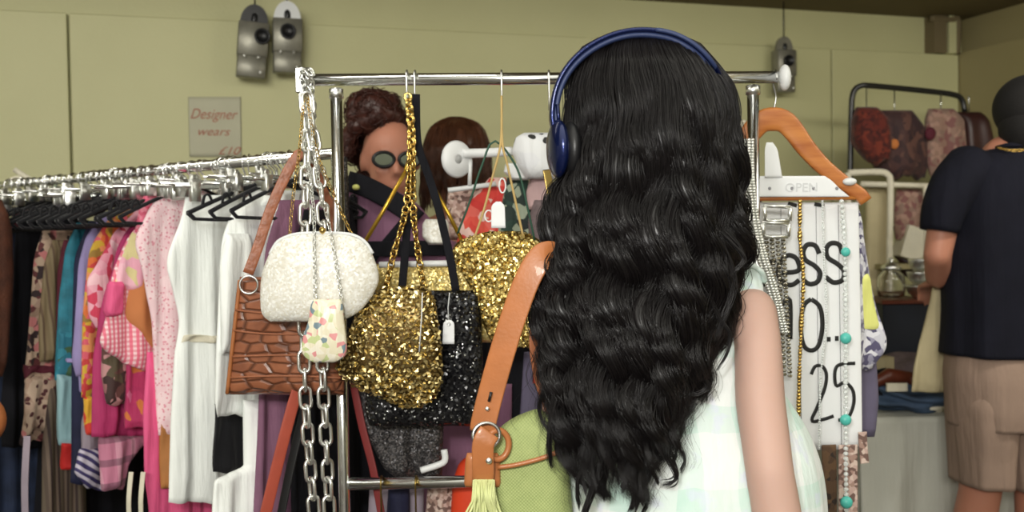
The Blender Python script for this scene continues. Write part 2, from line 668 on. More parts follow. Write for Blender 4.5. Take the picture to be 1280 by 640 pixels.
def sequin_mat(name, cols, scale=160, tilt=0.9, metal=1.0, rough=0.22, rnd=0.8, gap=None, xs=1.0):
    """small tilted reflecting scales"""
    m, nt, b = newmat(name)
    v = coords(nt, 0.003, 40, (xs, 1, 1))
    vc = voro(nt, v, scale, 'Color', 'F1', rnd)
    sp = nd(nt, 'SeparateColor'); nt.links.new(vc, sp.inputs[0])
    k = len(cols)
    c = ramp(nt, sp.outputs[2], [(i / k, cols[i]) for i in range(k)], True)
    if gap:
        d = voro(nt, v, scale, 'Distance', 'DISTANCE_TO_EDGE', rnd)
        c = mix(nt, mth(nt, 'LESS_THAN', d, 0.09), c, gap)
    nt.links.new(c, b.inputs['Base Color'])
    b.inputs['Metallic'].default_value = metal; b.inputs['Roughness'].default_value = rough
    g = nd(nt, 'NewGeometry')
    a = nd(nt, 'VectorMath', operation='SUBTRACT'); nt.links.new(vc, a.inputs[0]); a.inputs[1].default_value = (.5, .5, .5)
    a2 = nd(nt, 'VectorMath', operation='MULTIPLY_ADD'); nt.links.new(a.outputs[0], a2.inputs[0]); a2.inputs[1].default_value = (tilt,) * 3
    nt.links.new(g.outputs['Normal'], a2.inputs[2])
    a3 = nd(nt, 'VectorMath', operation='NORMALIZE'); nt.links.new(a2.outputs[0], a3.inputs[0])
    nt.links.new(a3.outputs[0], b.inputs['Normal'])
    return m


def wood_mat(name, c1, c2, scale=40, rough=0.4):
    m, nt, b = newmat(name)
    v = coords(nt, 0.02, 6, (1, 4, 6))
    c = ramp(nt, noise(nt, v, scale / 4, 5), [(0.35, c1), (0.65, c2)])
    nt.links.new(c, b.inputs['Base Color']); b.inputs['Roughness'].default_value = rough; b.inputs['Coat Weight'].default_value = 0.3
    return m


def croc_mat(name, c1, c2):
    m, nt, b = newmat(name)
    v = coords(nt, 0.012, 12, (0.62, 1, 1.3))
    d = voro(nt, v, 38, 'Distance', 'DISTANCE_TO_EDGE', 0.55)
    h = ramp(nt, d, [(0.0, (0, 0, 0, 1)), (0.16, (1, 1, 1, 1))])
    nz = ramp(nt, noise(nt, v, 30, 4), [(0.3, c1), (0.75, c2)])
    c = mix(nt, h, tuple(x * 0.45 for x in c1[:3]) + (1,), nz)
    nt.links.new(c, b.inputs['Base Color']); b.inputs['Roughness'].default_value = 0.34; b.inputs['Coat Weight'].default_value = 0.25
    bump(nt, b, h, 0.7, 0.004)
    return m


def wall_mat(name, col, c2):
    m, nt, b = newmat(name)
    v = coords(nt)
    a = noise(nt, v, 2.2, 5)
    c = ramp(nt, a, [(0.3, c2), (0.7, col)])
    st = noise(nt, coords(nt, 0, 1, (14, 14, .8)), 2.0, 3)
    c = mix(nt, mth(nt, 'MULTIPLY', st, 0.10), c, c2)
    nt.links.new(c, b.inputs['Base Color']); b.inputs['Roughness'].default_value = 0.55
    bump(nt, b, noise(nt, v, 90, 4), 0.25, 0.003)
    return m


def weave_mat(name, c1, c2, scale=220, rough=0.7):
    m, nt, b = newmat(name)
    v = coords(nt, 0.003, 30)
    s = nd(nt, 'SeparateXYZ'); nt.links.new(v, s.inputs[0])
    w1 = mth(nt, 'SINE', mth(nt, 'MULTIPLY', s.outputs[0], scale * 6)); w2 = mth(nt, 'SINE', mth(nt, 'MULTIPLY', s.outputs[2], scale * 6))
    h = mth(nt, 'MULTIPLY_ADD', mth(nt, 'MULTIPLY', w1, w2), 0.5, 0.5)
    c = mix(nt, mth(nt, 'ADD', mth(nt, 'MULTIPLY', h, .5), mth(nt, 'MULTIPLY', noise(nt, v, 60, 3), .5)), c1, c2)
    nt.links.new(c, b.inputs['Base Color']); b.inputs['Roughness'].default_value = rough
    bump(nt, b, h, 0.5, 0.0015)
    return m


M = {}
M['chrome'] = plain('chrome', (0.86, 0.87, 0.86, 1), 0.17, 1.0, 0.05, 9, 0.05, 60)
M['steel'] = plain('brushed_steel', (0.55, 0.56, 0.55, 1), 0.28, 1.0, 0.1, 30, 0.1, 120)
M['silver'] = plain('bright_silver', (0.88, 0.89, 0.86, 1), 0.30, 1.0, 0.08)
M['gold'] = plain('gold_metal', srgb(204, 172, 100), 0.24, 1.0, 0.1)
M['oldgold'] = plain('aged_gold_metal', srgb(150, 128, 74), 0.3, 1.0, 0.2)
M['brass'] = plain('brass_tube', srgb(200, 160, 60), 0.3, 0.85, 0.1)
M['gunmetal'] = plain('dark_metal', (0.05, 0.05, 0.05, 1), 0.35, 0.8, 0.1)
M['blackvelvet'] = plain('black_velvet', (0.006, 0.006, 0.008, 1), 0.85, 0, 0.2, sheen=0.15, spec=.3)
M['blackplastic'] = plain('black_plastic', (0.008, 0.008, 0.009, 1), 0.4, 0, 0.1)
M['blackcloth'] = plain('black_cloth', (0.007, 0.007, 0.010, 1), 0.85, 0, 0.25, spec=.25)
M['navy'] = plain('navy_cloth', (0.012, 0.014, 0.045, 1), 0.8, 0, 0.3)
M['denim'] = plain('dark_denim', (0.014, 0.022, 0.05, 1), 0.85, 0, 0.45, 18)
M['white'] = plain('white_cotton', srgb(245, 249, 246), 0.8, 0, 0.03, bs_=0.3, bsc=90, bd=.002, sheen=.2)
M['offwhite'] = plain('cream_cloth', srgb(214, 208, 188), 0.8, 0, 0.06)
M['whiteplastic'] = plain('white_plastic', srgb(224, 226, 226), 0.35, 0, 0.02)
M['paper'] = plain('white_card', srgb(232, 234, 236), 0.6, 0, 0.02, bs_=0.05)
M['ink'] = plain('black_marker_ink', (0.01, 0.01, 0.01, 1), 0.5, 0, 0.0)
M['greyink'] = plain('grey_print', (0.25, 0.25, 0.27, 1), 0.5, 0, 0.0)
M['redink'] = plain('red_brown_marker', srgb(168, 104, 84), 0.6, 0, 0.1)
M['mauve'] = plain('mauve_cloth', srgb(128, 88, 112), 0.8, 0, 0.15)
M['maroon'] = plain('maroon_cloth', srgb(84, 24, 40), 0.8, 0, 0.2)
M['magenta'] = plain('magenta_cloth', srgb(176, 52, 104), 0.75, 0, 0.12)
M['hotpink'] = plain('hot_pink_cloth', srgb(226, 92, 140), 0.7, 0, 0.06)
M['palepink'] = plain('pale_pink_cloth', srgb(236, 204, 210), 0.75, 0, 0.06)
M['lilac'] = plain('lilac_cloth', srgb(150, 138, 186), 0.75, 0, 0.08)
M['teal'] = plain('teal_cloth', srgb(40, 118, 138), 0.7, 0, 0.3, 30)
M['iceblue'] = plain('ice_blue_satin', srgb(142, 178, 186), 0.45, 0, 0.1)
M['iceblue_pale'] = plain('pale_blue_satin', srgb(206, 218, 228), .6, 0, .05)
M['red'] = plain('red_cloth', srgb(190, 36, 34), 0.7, 0, 0.1)
M['orangered'] = plain('orange_red_leather', srgb(214, 66, 34), 0.45, 0, 0.1)
M['tanpatch'] = plain('tan_suede', srgb(190, 122, 74), 0.85, 0, 0.08)
M['ochre'] = plain('ochre_cloth', srgb(178, 120, 66), 0.7, 0, 0.2)
M['greymauve'] = plain('grey_lilac_cloth', srgb(150, 138, 150), 0.75, 0, 0.1)
M['olive'] = stripe_mat('olive_stripes', [srgb(120, 104, 76), srgb(132, 116, 88), srgb(98, 78, 60), srgb(126, 108, 80)], 0.05, 46, 0.02)
M['floral_brown'] = print_mat('brown_floral', [srgb(170, 142, 124), srgb(96, 44, 46), srgb(190, 164, 142), srgb(48, 30, 32), srgb(196, 120, 120), srgb(150, 124, 104)], 58, 0.02, 30)
M['spotted_brown'] = print_mat('spotted_brown', [srgb(176, 150, 132), srgb(190, 166, 146), srgb(166, 138, 120)], 40, 0.02, 30, dots=srgb(74, 30, 34), dscale=52, dsize=.33)
M['tealprint'] = print_mat('teal_floral', [srgb(36, 110, 132), srgb(26, 84, 84), srgb(50, 130, 150), srgb(58, 90, 60)], 44, 0.03, 20)
M['orangeprint'] = print_mat('orange_floral', [srgb(214, 110, 52), srgb(206, 168, 52), srgb(196, 60, 60), srgb(224, 146, 92), srgb(150, 118, 50), srgb(214, 90, 110)], 60, 0.03, 24)
M['firetie'] = print_mat('orange_swirl_print', [srgb(220, 84, 40), srgb(232, 132, 44), srgb(214, 60, 48), srgb(224, 170, 50), srgb(230, 100, 40), srgb(110, 70, 140)], 26, 0.08, 12)
M['pinkfloral'] = print_mat('pink_floral', [srgb(230, 150, 170), srgb(234, 170, 186), srgb(206, 60, 90), srgb(232, 158, 178), srgb(240, 196, 204), srgb(228, 140, 164)], 44, 0.02, 20)
M['pinkdots'] = print_mat('pink_pale_dots', [srgb(238, 206, 212), srgb(242, 216, 220)], 40, 0.02, 20, dots=srgb(222, 150, 166), dscale=110, dsize=.3)
M['pinkblush'] = print_mat('blush_yellow_print', [srgb(232, 170, 190), srgb(236, 186, 200), srgb(216, 206, 150), srgb(230, 176, 196)], 34, 0.05, 14)
M['pinkyellow'] = print_mat('pink_yellow_sequin_cloth', [srgb(236, 120, 150), srgb(240, 150, 170), srgb(226, 100, 130)], 150, 0.0, 14)
M['browndark'] = print_mat('dark_brown_floral', [srgb(96, 60, 56), srgb(150, 100, 100), srgb(58, 36, 34), srgb(190, 140, 140), srgb(80, 70, 50)], 46, 0.03, 20)
M['magprint'] = print_mat('magenta_motif', [srgb(184, 48, 98), srgb(190, 54, 104), srgb(182, 50, 100), srgb(210, 120, 60), srgb(214, 110, 150), srgb(180, 46, 96)], 30, 0.03, 20)
M['gingham'] = check_mat('pink_gingham', srgb(244, 214, 218), srgb(232, 122, 146), srgb(220, 96, 120), 88, 88, 0.5)
M['pinkplaid'] = check_mat('dusty_pink_plaid', srgb(190, 120, 146), srgb(204, 146, 166), srgb(70, 50, 66), 22, 18, 0.3)
M['zebra'] = stripe_mat('violet_white_swirl', [srgb(196, 190, 206), srgb(60, 52, 100)], 0.9, 62, 0.05)
M['brownstripe'] = stripe_mat('brown_stripes', [srgb(84, 70, 60), srgb(112, 96, 84), srgb(60, 46, 44), srgb(96, 84, 70)], 0.0, 40)
M['croc'] = croc_mat('tan_croc_leather', srgb(128, 76, 52), srgb(168, 106, 74))
M['tan'] = plain('tan_leather', srgb(168, 104, 60), 0.4, 0, 0.12, 20, 0.3, 200, coat=.2)
M['tandark'] = plain('worn_brown_leather', srgb(150, 92, 62), 0.5, 0, 0.18, 20, 0.3, 200)
M['redleather'] = plain('red_brown_leather', srgb(162, 72, 54), 0.4, 0, 0.1, 20, 0.2, 200)
M['darkredleather'] = plain('dark_red_leather', srgb(120, 44, 44), 0.45, 0, 0.1)
M['pearlbeads'] = sequin_mat('white_pearl_beading', [srgb(236, 234, 226), srgb(226, 224, 214), srgb(240, 240, 234), srgb(212, 208, 194)], 260, 0.28, 0.0, 0.3, 1.0)
M['floralbeads'] = print_mat('pastel_bead_flowers', [srgb(226, 218, 190), srgb(232, 226, 204), srgb(222, 150, 150), srgb(230, 222, 196), srgb(120, 140, 150), srgb(196, 206, 150), srgb(236, 230, 212)], 90, 0.01, 40, 0.35)
M['goldsequin'] = sequin_mat('gold_sequins', [srgb(226, 196, 110), srgb(206, 168, 84), srgb(240, 218, 150), srgb(184, 150, 70)], 170, 1.0, 0.9, 0.26, 1.0, gap=srgb(120, 92, 40))
M['goldscale'] = plain('gold_foil_scales', srgb(208, 188, 132), 0.3, 1.0, 0.35, 90, 0, 10)
M['goldclutch'] = sequin_mat('pale_gold_glitter', [srgb(222, 198, 122), srgb(232, 212, 146), srgb(206, 178, 100)], 340, 0.7, 0.6, 0.4, 1.0)
M['blacksequin'] = sequin_mat('black_sequins', [(0.006, 0.006, 0.008, 1), (0.012, 0.012, 0.014, 1), (0.004, 0.004, 0.005, 1)], 210, 1.0, 0.2, 0.22, 1.0)
M['greysequin'] = sequin_mat('dark_glitter_cloth', [srgb(76, 74, 76), srgb(110, 106, 106), srgb(52, 50, 52), srgb(40, 38, 40)], 330, 0.8, 0.5, 0.35, 1.0)
M['greenweave'] = weave_mat('green_raffia', srgb(126, 142, 84), srgb(176, 186, 122))
M['raffia'] = plain('pale_green_raffia', srgb(200, 206, 146), 0.6, 0, 0.12)
M['wood'] = wood_mat('orange_varnished_wood', srgb(166, 92, 40), srgb(198, 126, 62))
M['hair'] = plain('black_hair', (0.0055, 0.0042, 0.0045, 1), 0.38, 0, 0.3, 40, 0.0, 100, spec=.55)
M['brownhair'] = plain('dark_brown_hair', srgb(58, 30, 24), 0.42, 0, 0.35, 30, 0.0, spec=.5)
M['brownhair2'] = plain('chestnut_hair', srgb(72, 42, 26), 0.4, 0, 0.35, 30, 0.0, spec=.5)
M['menhair'] = plain('short_black_hair', (0.006, 0.005, 0.005, 1), 0.85, 0, 0.2, 40, .5, 260, .003)
M['skin'] = plain('fair_skin', srgb(186, 152, 138), 0.6, 0, 0.03, 6, 0.08, 160, sss=.12)
M['skin2'] = plain('tanned_skin', srgb(176, 120, 98), 0.5, 0, 0.05, 6, 0.08, 160, sss=.1)
M['skin3'] = plain('warm_skin', srgb(208, 140, 110), 0.5, 0, 0.05, 6, 0.08, 160, sss=.1)
M['bluemetal'] = plain('metallic_blue_plastic', srgb(16, 30, 78), 0.25, 0.6, 0.08, coat=.6)
M['greypad'] = plain('slate_pad', srgb(44, 56, 92), 0.5, 0, 0.05)
M['polo'] = plain('black_jersey', (0.0075, 0.0078, 0.014, 1), 0.9, 0, 0.15, spec=.2)
M['shorts'] = plain('taupe_cotton', srgb(140, 118, 104), 0.85, 0, 0.06, 10)
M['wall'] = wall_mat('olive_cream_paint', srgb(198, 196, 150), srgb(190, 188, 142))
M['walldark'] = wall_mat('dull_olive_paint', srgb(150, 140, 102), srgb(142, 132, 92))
M['ceil'] = plain('brown_grey_ceiling', srgb(110, 98, 70), 0.8, 0, 0.06, 3)
M['floor'] = plain('dark_concrete', srgb(70, 64, 58), 0.5, 0, 0.15, 4, .3, 40)
M['boxmetal'] = plain('galvanised_box', srgb(136, 134, 122), 0.42, 0.5, 0.15, 25)
M['glass'] = plain('clear_glass', (1, 1, 1, 1), 0.03, 0, 0.0, bs_=0, trans=1.0)
M['clearbead'] = plain('clear_crystal', (0.92, 0.96, 0.95, 1), 0.08, 0, 0.0, bs_=0, trans=.6)
M['turquoise'] = plain('turquoise_stone', srgb(84, 190, 178), 0.35, 0, 0.1, 60)
M['leopard'] = print_mat('brown_leopard', [srgb(74, 52, 34), srgb(96, 70, 46), srgb(40, 28, 20), srgb(84, 60, 40)], 80, .02, 30)
M['beigelace'] = print_mat('beige_lace', [srgb(188, 160, 150), srgb(160, 130, 118), srgb(206, 184, 172), srgb(110, 84, 76)], 120, .01, 30)
M['yellowlace'] = print_mat('grey_white_lace', [srgb(220, 220, 228), srgb(150, 148, 170), srgb(200, 200, 210), srgb(84, 80, 110)], 90, .03, 30)
M['yellow'] = plain('pale_yellow_cloth', srgb(222, 224, 132), 0.7, 0, 0.08)
M['slateviolet'] = plain('slate_violet_cloth', srgb(96, 90, 112), 0.8, 0, 0.12)
M['darkredfur'] = print_mat('dark_red_fur', [srgb(96, 34, 24), srgb(78, 26, 20), srgb(112, 44, 28), srgb(64, 20, 18)], 60, .05, 20, .9)
M['darkfloral'] = print_mat('dark_floral', [srgb(58, 34, 34), srgb(70, 42, 40), srgb(92, 60, 52), srgb(48, 26, 30)], 40, .04, 20)
M['rosepattern'] = print_mat('rose_pattern', [srgb(140, 110, 96), srgb(156, 124, 110), srgb(120, 78, 74), srgb(130, 104, 92)], 50, .03, 20)
M['darkleather'] = plain('dark_brown_leather', srgb(52, 28, 26), 0.4, 0, 0.2)
M['tablecloth'] = plain('grey_white_cloth', srgb(176, 176, 166), 0.8, 0, 0.05, 5)
M['bluejeans'] = plain('blue_jeans_cloth', srgb(62, 80, 104), 0.8, 0, 0.3, 14)
M['beige'] = plain('beige_linen', srgb(176, 164, 130), 0.8, 0, 0.06)
M['redpattern'] = print_mat('red_white_print', [srgb(206, 58, 48), srgb(214, 76, 60), srgb(226, 190, 180), srgb(200, 50, 44), srgb(218, 96, 84)], 46, .03, 20)
M['greenribbon'] = plain('dark_green_cord', srgb(40, 78, 62), 0.6, 0, 0.1)
M['dalmatian'] = print_mat('white_black_spots', [srgb(226, 228, 230), srgb(222, 224, 228)], 30, .02, 20, dots=(0.02, 0.02, 0.02, 1), dscale=34, dsize=.3)
M['greyfur'] = plain('taupe_fur', srgb(108, 94, 96), 0.9, 0, 0.25, 40, .8, 200, .004)
M['greendark'] = print_mat('dark_green_print', [srgb(22, 40, 34), srgb(30, 56, 46), srgb(16, 26, 26), srgb(150, 160, 140)], 50, .03, 20)
M['brownpiece'] = plain('polished_brown_wood', srgb(96, 46, 30), 0.35, 0, 0.2)
M['leaf'] = plain('dark_leaf', srgb(40, 50, 28), 0.6, 0, 0.2)
M['rustfur'] = plain('rust_brown_fur', srgb(72, 38, 22), 0.8, 0, 0.3, 30, .6, 150, .003)

# the woman's top: white cotton with faint mint and lilac brushed checks
def top_mat():
    m, nt, b = newmat('pale_mint_check_cotton')
    v = coords(nt, 0.05, 8)
    s = nd(nt, 'SeparateXYZ'); nt.links.new(v, s.inputs[0])
    sx = mth(nt, 'GREATER_THAN', mth(nt, 'SINE', mth(nt, 'MULTIPLY', s.outputs[0], 70)), 0.35)
    sz = mth(nt, 'GREATER_THAN', mth(nt, 'SINE', mth(nt, 'MULTIPLY', s.outputs[2], 62)), 0.35)
    nz = noise(nt, v, 22, 3)
    f = mth(nt, 'MULTIPLY', mth(nt, 'MULTIPLY', mth(nt, 'ADD', sx, sz), nz), 0.60)
    c = mix(nt, f, srgb(222, 227, 225), srgb(176, 212, 199))
    n2 = ramp(nt, noise(nt, v, 34, 3), [(0.56, (0, 0, 0, 1)), (0.66, (1, 1, 1, 1))])
    c = mix(nt, mth(nt, 'MULTIPLY', n2, 0.45), c, srgb(206, 208, 232))
    nt.links.new(c, b.inputs['Base Color']); b.inputs['Roughness'].default_value = .8; b.inputs['Sheen Weight'].default_value = .2
    crease_bump(nt, b, .4)
    return m
M['womantop'] = top_mat()


# ------------------------------------------------------------------ the room
WF = Frame((-1.79, 3.5, 0), math.radians(17.8))
SB = 4.12                                     # where the back wall meets the right wall
LEDGE = WF.loc(0, 12)[1]
CEIL = WF.loc(1165, 20)[1]


def fbox(fr, x0, x1, y0, y1, z0, z1, bev=0.02):
    rot = np.stack([fr.u, fr.v, [0, 0, 1]], 1)
    c = fr.world((x0 + x1) / 2, (y0 + y1) / 2, 0) + np.array([0, 0, (z0 + z1) / 2 - 0])
    c[2] = (z0 + z1) / 2 + fr.o[2]
    return box(c, (x1 - x0, y1 - y0, z1 - z0), rot, bev)


def structure(name, vf, m, frame=None):
    o = mesh_obj(name, vf[0], vf[1], m, None, frame, False)
    o['kind'] = 'structure'
    return o


structure('floor', box((0, 1.6, -0.05), (13, 9, 0.1)), M['floor'])
structure('wall_back', fbox(WF, -6, SB + .05, 0.04, 0.16, 0, 2.9), M['wall'], WF)
js = [-6, WF.loc(87, 110)[0], WF.loc(1040, 110)[0], SB]
for i in range(3):
    structure('wall_back_panel', fbox(WF, js[i] + .004, js[i + 1] - .004, 0.0, 0.05, 0, LEDGE, 0.12), M['wall'], WF)
RF = Frame(WF.world(SB, 0, 0), math.radians(17.8 - 90))
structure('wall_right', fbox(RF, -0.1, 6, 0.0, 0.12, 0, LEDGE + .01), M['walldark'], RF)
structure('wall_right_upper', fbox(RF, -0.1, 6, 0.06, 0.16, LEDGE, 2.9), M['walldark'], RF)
structure('ceiling', fbox(WF, -6, SB + 3.0, -2.6, 0.3, CEIL, CEIL + 0.1), M['ceil'], WF)

# pipes in the corner above the ledge
zt = LEDGE
for k, (x0, x1, mm, lab) in enumerate([(1163, 1178, 'ceil', 'brown painted square duct running up the corner above the wall ledge'),
                                       (1181, 1190, 'wall', 'cream painted square duct between the brown duct and the bent pipe')]):
    a = WF.loc(x0, 50)[0]; b = WF.loc(x1, 50)[0]
    o = fbox(WF, a, b, -0.03, 0.05, LEDGE, CEIL - .001)
    t = mesh_obj('wall_duct', o[0], o[1], M[mm], None, WF, False); tag(t, lab, 'duct')
p0 = WF.hit(1196, 66, -0.02); p1 = WF.hit(1197, 26, -0.02); p2 = WF.hit(1188, 12, -0.02); p3 = WF.hit(1163, 6, -0.02)
p0[2] = LEDGE; 
for p in (p2, p3): p[2] = min(p[2], CEIL - .018)
v, f = sweep(resample([p0, p1, p2, p3], 24), 0.016, sides=12)
o = mesh_obj('bent_pipe', v, f, M['ceil']); tag(o, 'thin brown pipe bending from the ceiling down to the ledge in the corner', 'pipe')

# metal boxes hanging on wires in front of the back wall
def hanging_box(cx, y0, y1, w, roty, label, capcol, lens, capdark):
    off = -0.09
    c = WF.hit(cx, (y0 + y1) / 2, off)
    sc = (c[1] / F)
    hh = (y1 - y0) * sc; ww = w * sc
    e_ = empty('metal_box', (c[0], c[1], c[2] - hh / 2), label, 'metal box', 'metal boxes hanging on wires before the back wall')
    q = math.radians(roty)
    ca, sa = math.cos(q), math.sin(q)
    tilt = np.array([[ca, 0, sa], [0, 1, 0], [-sa, 0, ca]])
    rt = np.stack([WF.u, WF.v, [0, 0, 1]], 1) @ tilt
    def W(x, y, z): return c + rt @ np.array([x, y, z])
    mb = MB()
    mb.add(box(W(0, 0, hh * .02), (ww, .06, hh * .46), rt, .12)); mb.add(box(W(0, 0.004, -hh * .34), (ww * .94, .052, hh * .30), rt, .12))
    mb.build('housing', M['boxmetal'], e_)
    # rounded shackle plate on top
    pts = []
    for a in np.linspace(0, math.pi, 14): pts.append((ww * .46 * math.cos(a), hh * .25 + hh * .25 * math.sin(a)))
    V = [W(x, -.008, z) for x, z in pts] + [W(x, .008, z) for x, z in pts]
    n = len(pts)
    Fc = [list(range(n))[::-1], list(range(n, 2 * n))] + [[i, (i + 1) % n, n + (i + 1) % n, n + i] for i in range(n)]
    mesh_obj('top_plate', V, Fc, M[capcol], e_, None, False)
    v, f = ellipsoid(W(0, -.01, hh * .30), (ww * .11, .008, hh * .08), rt); mesh_obj('keyhole', v, f, M['blackplastic'], e_)
    lx, lz = lens
    v, f = lathe((0, 0, 0), [(ww * .26, 0), (ww * .27, -.012), (ww * .22, -.016), (ww * .2, -.008), (0.001, -.006)], 24, 'y')
    v = np.array([c + rt @ (q_ + np.array([lx * ww, -.03, lz * hh])) for q_ in v])
    mesh_obj('lens', v, f, M['blackplastic'], e_)
    top = W(0, 0, hh * .45)
    mesh_obj('wire', *sweep([top, np.array([top[0], top[1], CEIL - .001])], 0.003, sides=6), M['gunmetal'], e_)
    for dx, dz in ((-.25, -.22), (.2, -.22), (.3, -.42)): mesh_obj('screw', *ellipsoid(W(dx * ww, -.03, dz * hh), (.006, .004, .006), rt, 10, 6), M['silver'], e_)
    return e_


hanging_box(316, 6, 98, 37, 5, 'tilted grey metal box with black lens, hung left of the white-topped one', 'gunmetal', (.28, .06), True)
hanging_box(359, 2, 92, 36, 1, 'grey metal box with white rounded top plate and centred black lens', 'whiteplastic', (0, .06), False)
hanging_box(980, 46, 116, 26, 0, 'small grey metal box hanging beyond the capped end of the chrome rail', 'boxmetal', (0, .05), False)

# paper notice with red-brown handwriting
pf = Frame(WF.world(WF.loc(234, 150)[0], -0.006, 0), math.radians(17.8))
ex = empty('paper_notice', pf.world(*[(pf.loc(234, 190)[0] + pf.loc(303, 190)[0]) / 2, 0], pf.loc(260, 196)[1]),
           'white paper notice with red-brown handwriting taped on the back wall', 'notice')
v, f = slab(pf, [(121, 235, 301), (196, 237, 302)], 0.002, None, 12, 12, smooth=False)
mesh_obj('sheet', v, f, M['paper'] if False else plain('faded_paper', srgb(186, 184, 160), .7, 0, .03), ex, pf)


def text_obj(name, body, fr, px, py, hpx, m, root, shear=0.0, xs=1.0, off=-0.003, align='LEFT'):
    cu = bpy.data.curves.new(name, 'FONT')
    cu.body = body; cu.extrude = 0.0004
    p = fr.hit(px, py, off)
    sz = hpx * p[1] / F
    cu.size = sz; cu.shear = shear; cu.align_x = align
    cu.materials.append(m)
    o = bpy.data.objects.new(name, cu); C.objects.link(o)
    mm = Matrix.Identity(4)
    cols = [fr.u * xs, np.array([0, 0, 1.0]), -fr.v]
    for i in range(3):
        for j in range(3): mm[i][j] = cols[j][i]
        mm[i][3] = p[i]
    bpy.context.view_layer.update()
    me = bpy.data.meshes.new_from_object(o.evaluated_get(bpy.context.evaluated_depsgraph_get()))
    bpy.data.objects.remove(o)
    o = bpy.data.objects.new(name, me); C.objects.link(o)
    o.parent = root
    o.matrix_basis = WORLDM.get(root.name, root.matrix_basis).inverted() @ mm
    return o


text_obj('handwriting', 'Designer', pf, 237, 148, 18, M['redink'], ex, .4, .85)
text_obj('handwriting', 'wears', pf, 245, 169, 15, M['redink'], ex, .4, 1.1)
text_obj('handwriting', '£10', pf, 272, 193, 14, M['redink'], ex, .4, 1.2)


# ------------------------------------------------------------------ the long clothes rail on the left
RA = P(372, 196, 2.25); RB = P(-40, 236, 3.05)
rd = RB - RA; RLEN = np.linalg.norm(rd); rdir = rd / RLEN
UANG = math.atan2(0.83, 0.56)
SU = np.array([math.cos(UANG), math.sin(UANG), 0])
SV = np.array([-SU[1], SU[0], 0])
rack = empty('clothes_rail', ((RA + RB) / 2 * [1, 1, 0]), 'long chrome clothes rail crammed with hangers and garments along the back wall', 'clothes rail')
mesh_obj('top_rail', *sweep([RA + rdir * -.13, RB + rdir * .3], .0125, sides=16), M['chrome'], rack)
for q in (RA + rdir * -.12, RB + rdir * .25):
    b = q * [1, 1, 0]
    mesh_obj('post', *sweep([b + [0, 0, .05], q], .0125, sides=14), M['chrome'], rack)
    mesh_obj('foot', *box(b + [0, 0, .035], (.05, .5, .03), np.stack([np.cross([0, 0, 1], SV * -1), SU, [0, 0, 1]], 1)), M['chrome'], rack)
mesh_obj('lower_rail', *sweep([(RA + rdir * -.12) * [1, 1, 0] + [0, 0, .16], (RB + rdir * .25) * [1, 1, 0] + [0, 0, .16]], .0125, sides=12), M['chrome'], rack)


def rail_t(px):
    """rail parameter whose picture x is px"""
    lo, hi = -0.3, 1.4
    for _ in range(40):
        m_ = (lo + hi) / 2
        p = RA + rd * m_
        x = np.linalg.solve(CMN, p - CAM); X = 640 + F * x[0] / -x[2]
        if X > px: lo = m_
        else: hi = m_
    return lo


def hanger_mesh(c, kind):
    """hook, arms and clips in world space hung on the rail at c"""
    H = MB(); A = MB(); K = []
    def W(x, y, z): return c + SU * x + SV * y + np.array([0, 0, z])
    hook = [W(.0155 * math.cos(a), 0, .0155 * math.sin(a) - .001) for a in np.linspace(-.5, math.pi * 1.05, 14)]
    hook += [W(-.012, 0, -.016), W(0, 0, -.027), W(0, 0, -.050)]
    H.add(sweep(hook, .0021, sides=7))
    if kind == 'velvet':
        top = [W(x, 0, -.048 - .075 * (abs(x) / .205) ** 1.25) for x in np.linspace(-.205, .205, 25)]
        A.add(sweep(top, .0046, .0066, SV, sides=8))
        bar = [W(-.205, 0, -.123), W(-.19, 0, -.136), W(0, 0, -.139), W(.19, 0, -.136), W(.205, 0, -.123)]
        A.add(sweep(resample(bar, 16), .004, .0052, SV, sides=8))
        for s in (-1, 1):
            A.add(sweep(resample([W(s * .150, 0, -.098), W(s * .157, 0, -.083), W(s * .167, 0, -.086), W(s * .172, 0, -.106)], 8), .0025, .004, SV, sides=6))
    else:
        A.add(sweep([W(-.17, 0, -.050), W(.17, 0, -.050)], .0034, sides=8))
        for s in (-1, 1):
            x = s * .11
            kk = MB(); K.append(kk)
            kk.add(box(W(x, 0, -.060), (.030, .016, .042), np.stack([SU, SV, [0, 0, 1]], 1), .2))
            kk.add(box(W(x, .011, -.050), (.020, .005, .044), np.stack([SU, SV, [0, 0, 1]], 1), .2))
            kk.add(ring(W(x, 0, -.040), .010, .0022, SV, 12, 5))
    return H, A, K


hang_labels = {'velvet': 'black velvet flocked clothes hanger hooked among others on the long chrome rail',
               'clip': 'chrome clip trouser hanger hooked on the long chrome rail'}
protos = {}


def place_hanger(t, kind, label=None, twist=0.0):
    c = RA + rd * t
    if kind not in protos:
        e_ = empty('coat_hanger', c, label or hang_labels[kind], 'coat hanger', 'black hangers on the long rail' if kind == 'velvet' else 'chrome clip hangers on the long rail')
        H, A, K = hanger_mesh(c, kind)
        H.build('hook', M['chrome'], e_)
        A.build('arms', M['blackvelvet'] if kind == 'velvet' else M['chrome'], e_)
        for kk in K: kk.build('clip', M['silver'], e_)
        protos[kind] = e_
        return e_
    src = protos[kind]
    r = src.copy(); C.objects.link(r)
    r.matrix_basis = Matrix.Translation(Vector(c)) @ Matrix.Rotation(twist, 4, 'Z') @ Matrix.Diagonal((RND.uniform(.7, 1.08) if kind == 'clip' else 1, 1, RND.uniform(.75, 1.15) if kind == 'clip' else 1, 1))
    if label: r['label'] = label
    for ch in [o for o in bpy.data.objects if o.parent == src]:
        k = ch.copy(); C.objects.link(k); k.parent = r; k.matrix_basis = ch.matrix_basis.copy()
    return r


def rfold(seed, amp=.009, freq=9): return foldf(seed, amp * 1.25, freq * 1.5, .35)


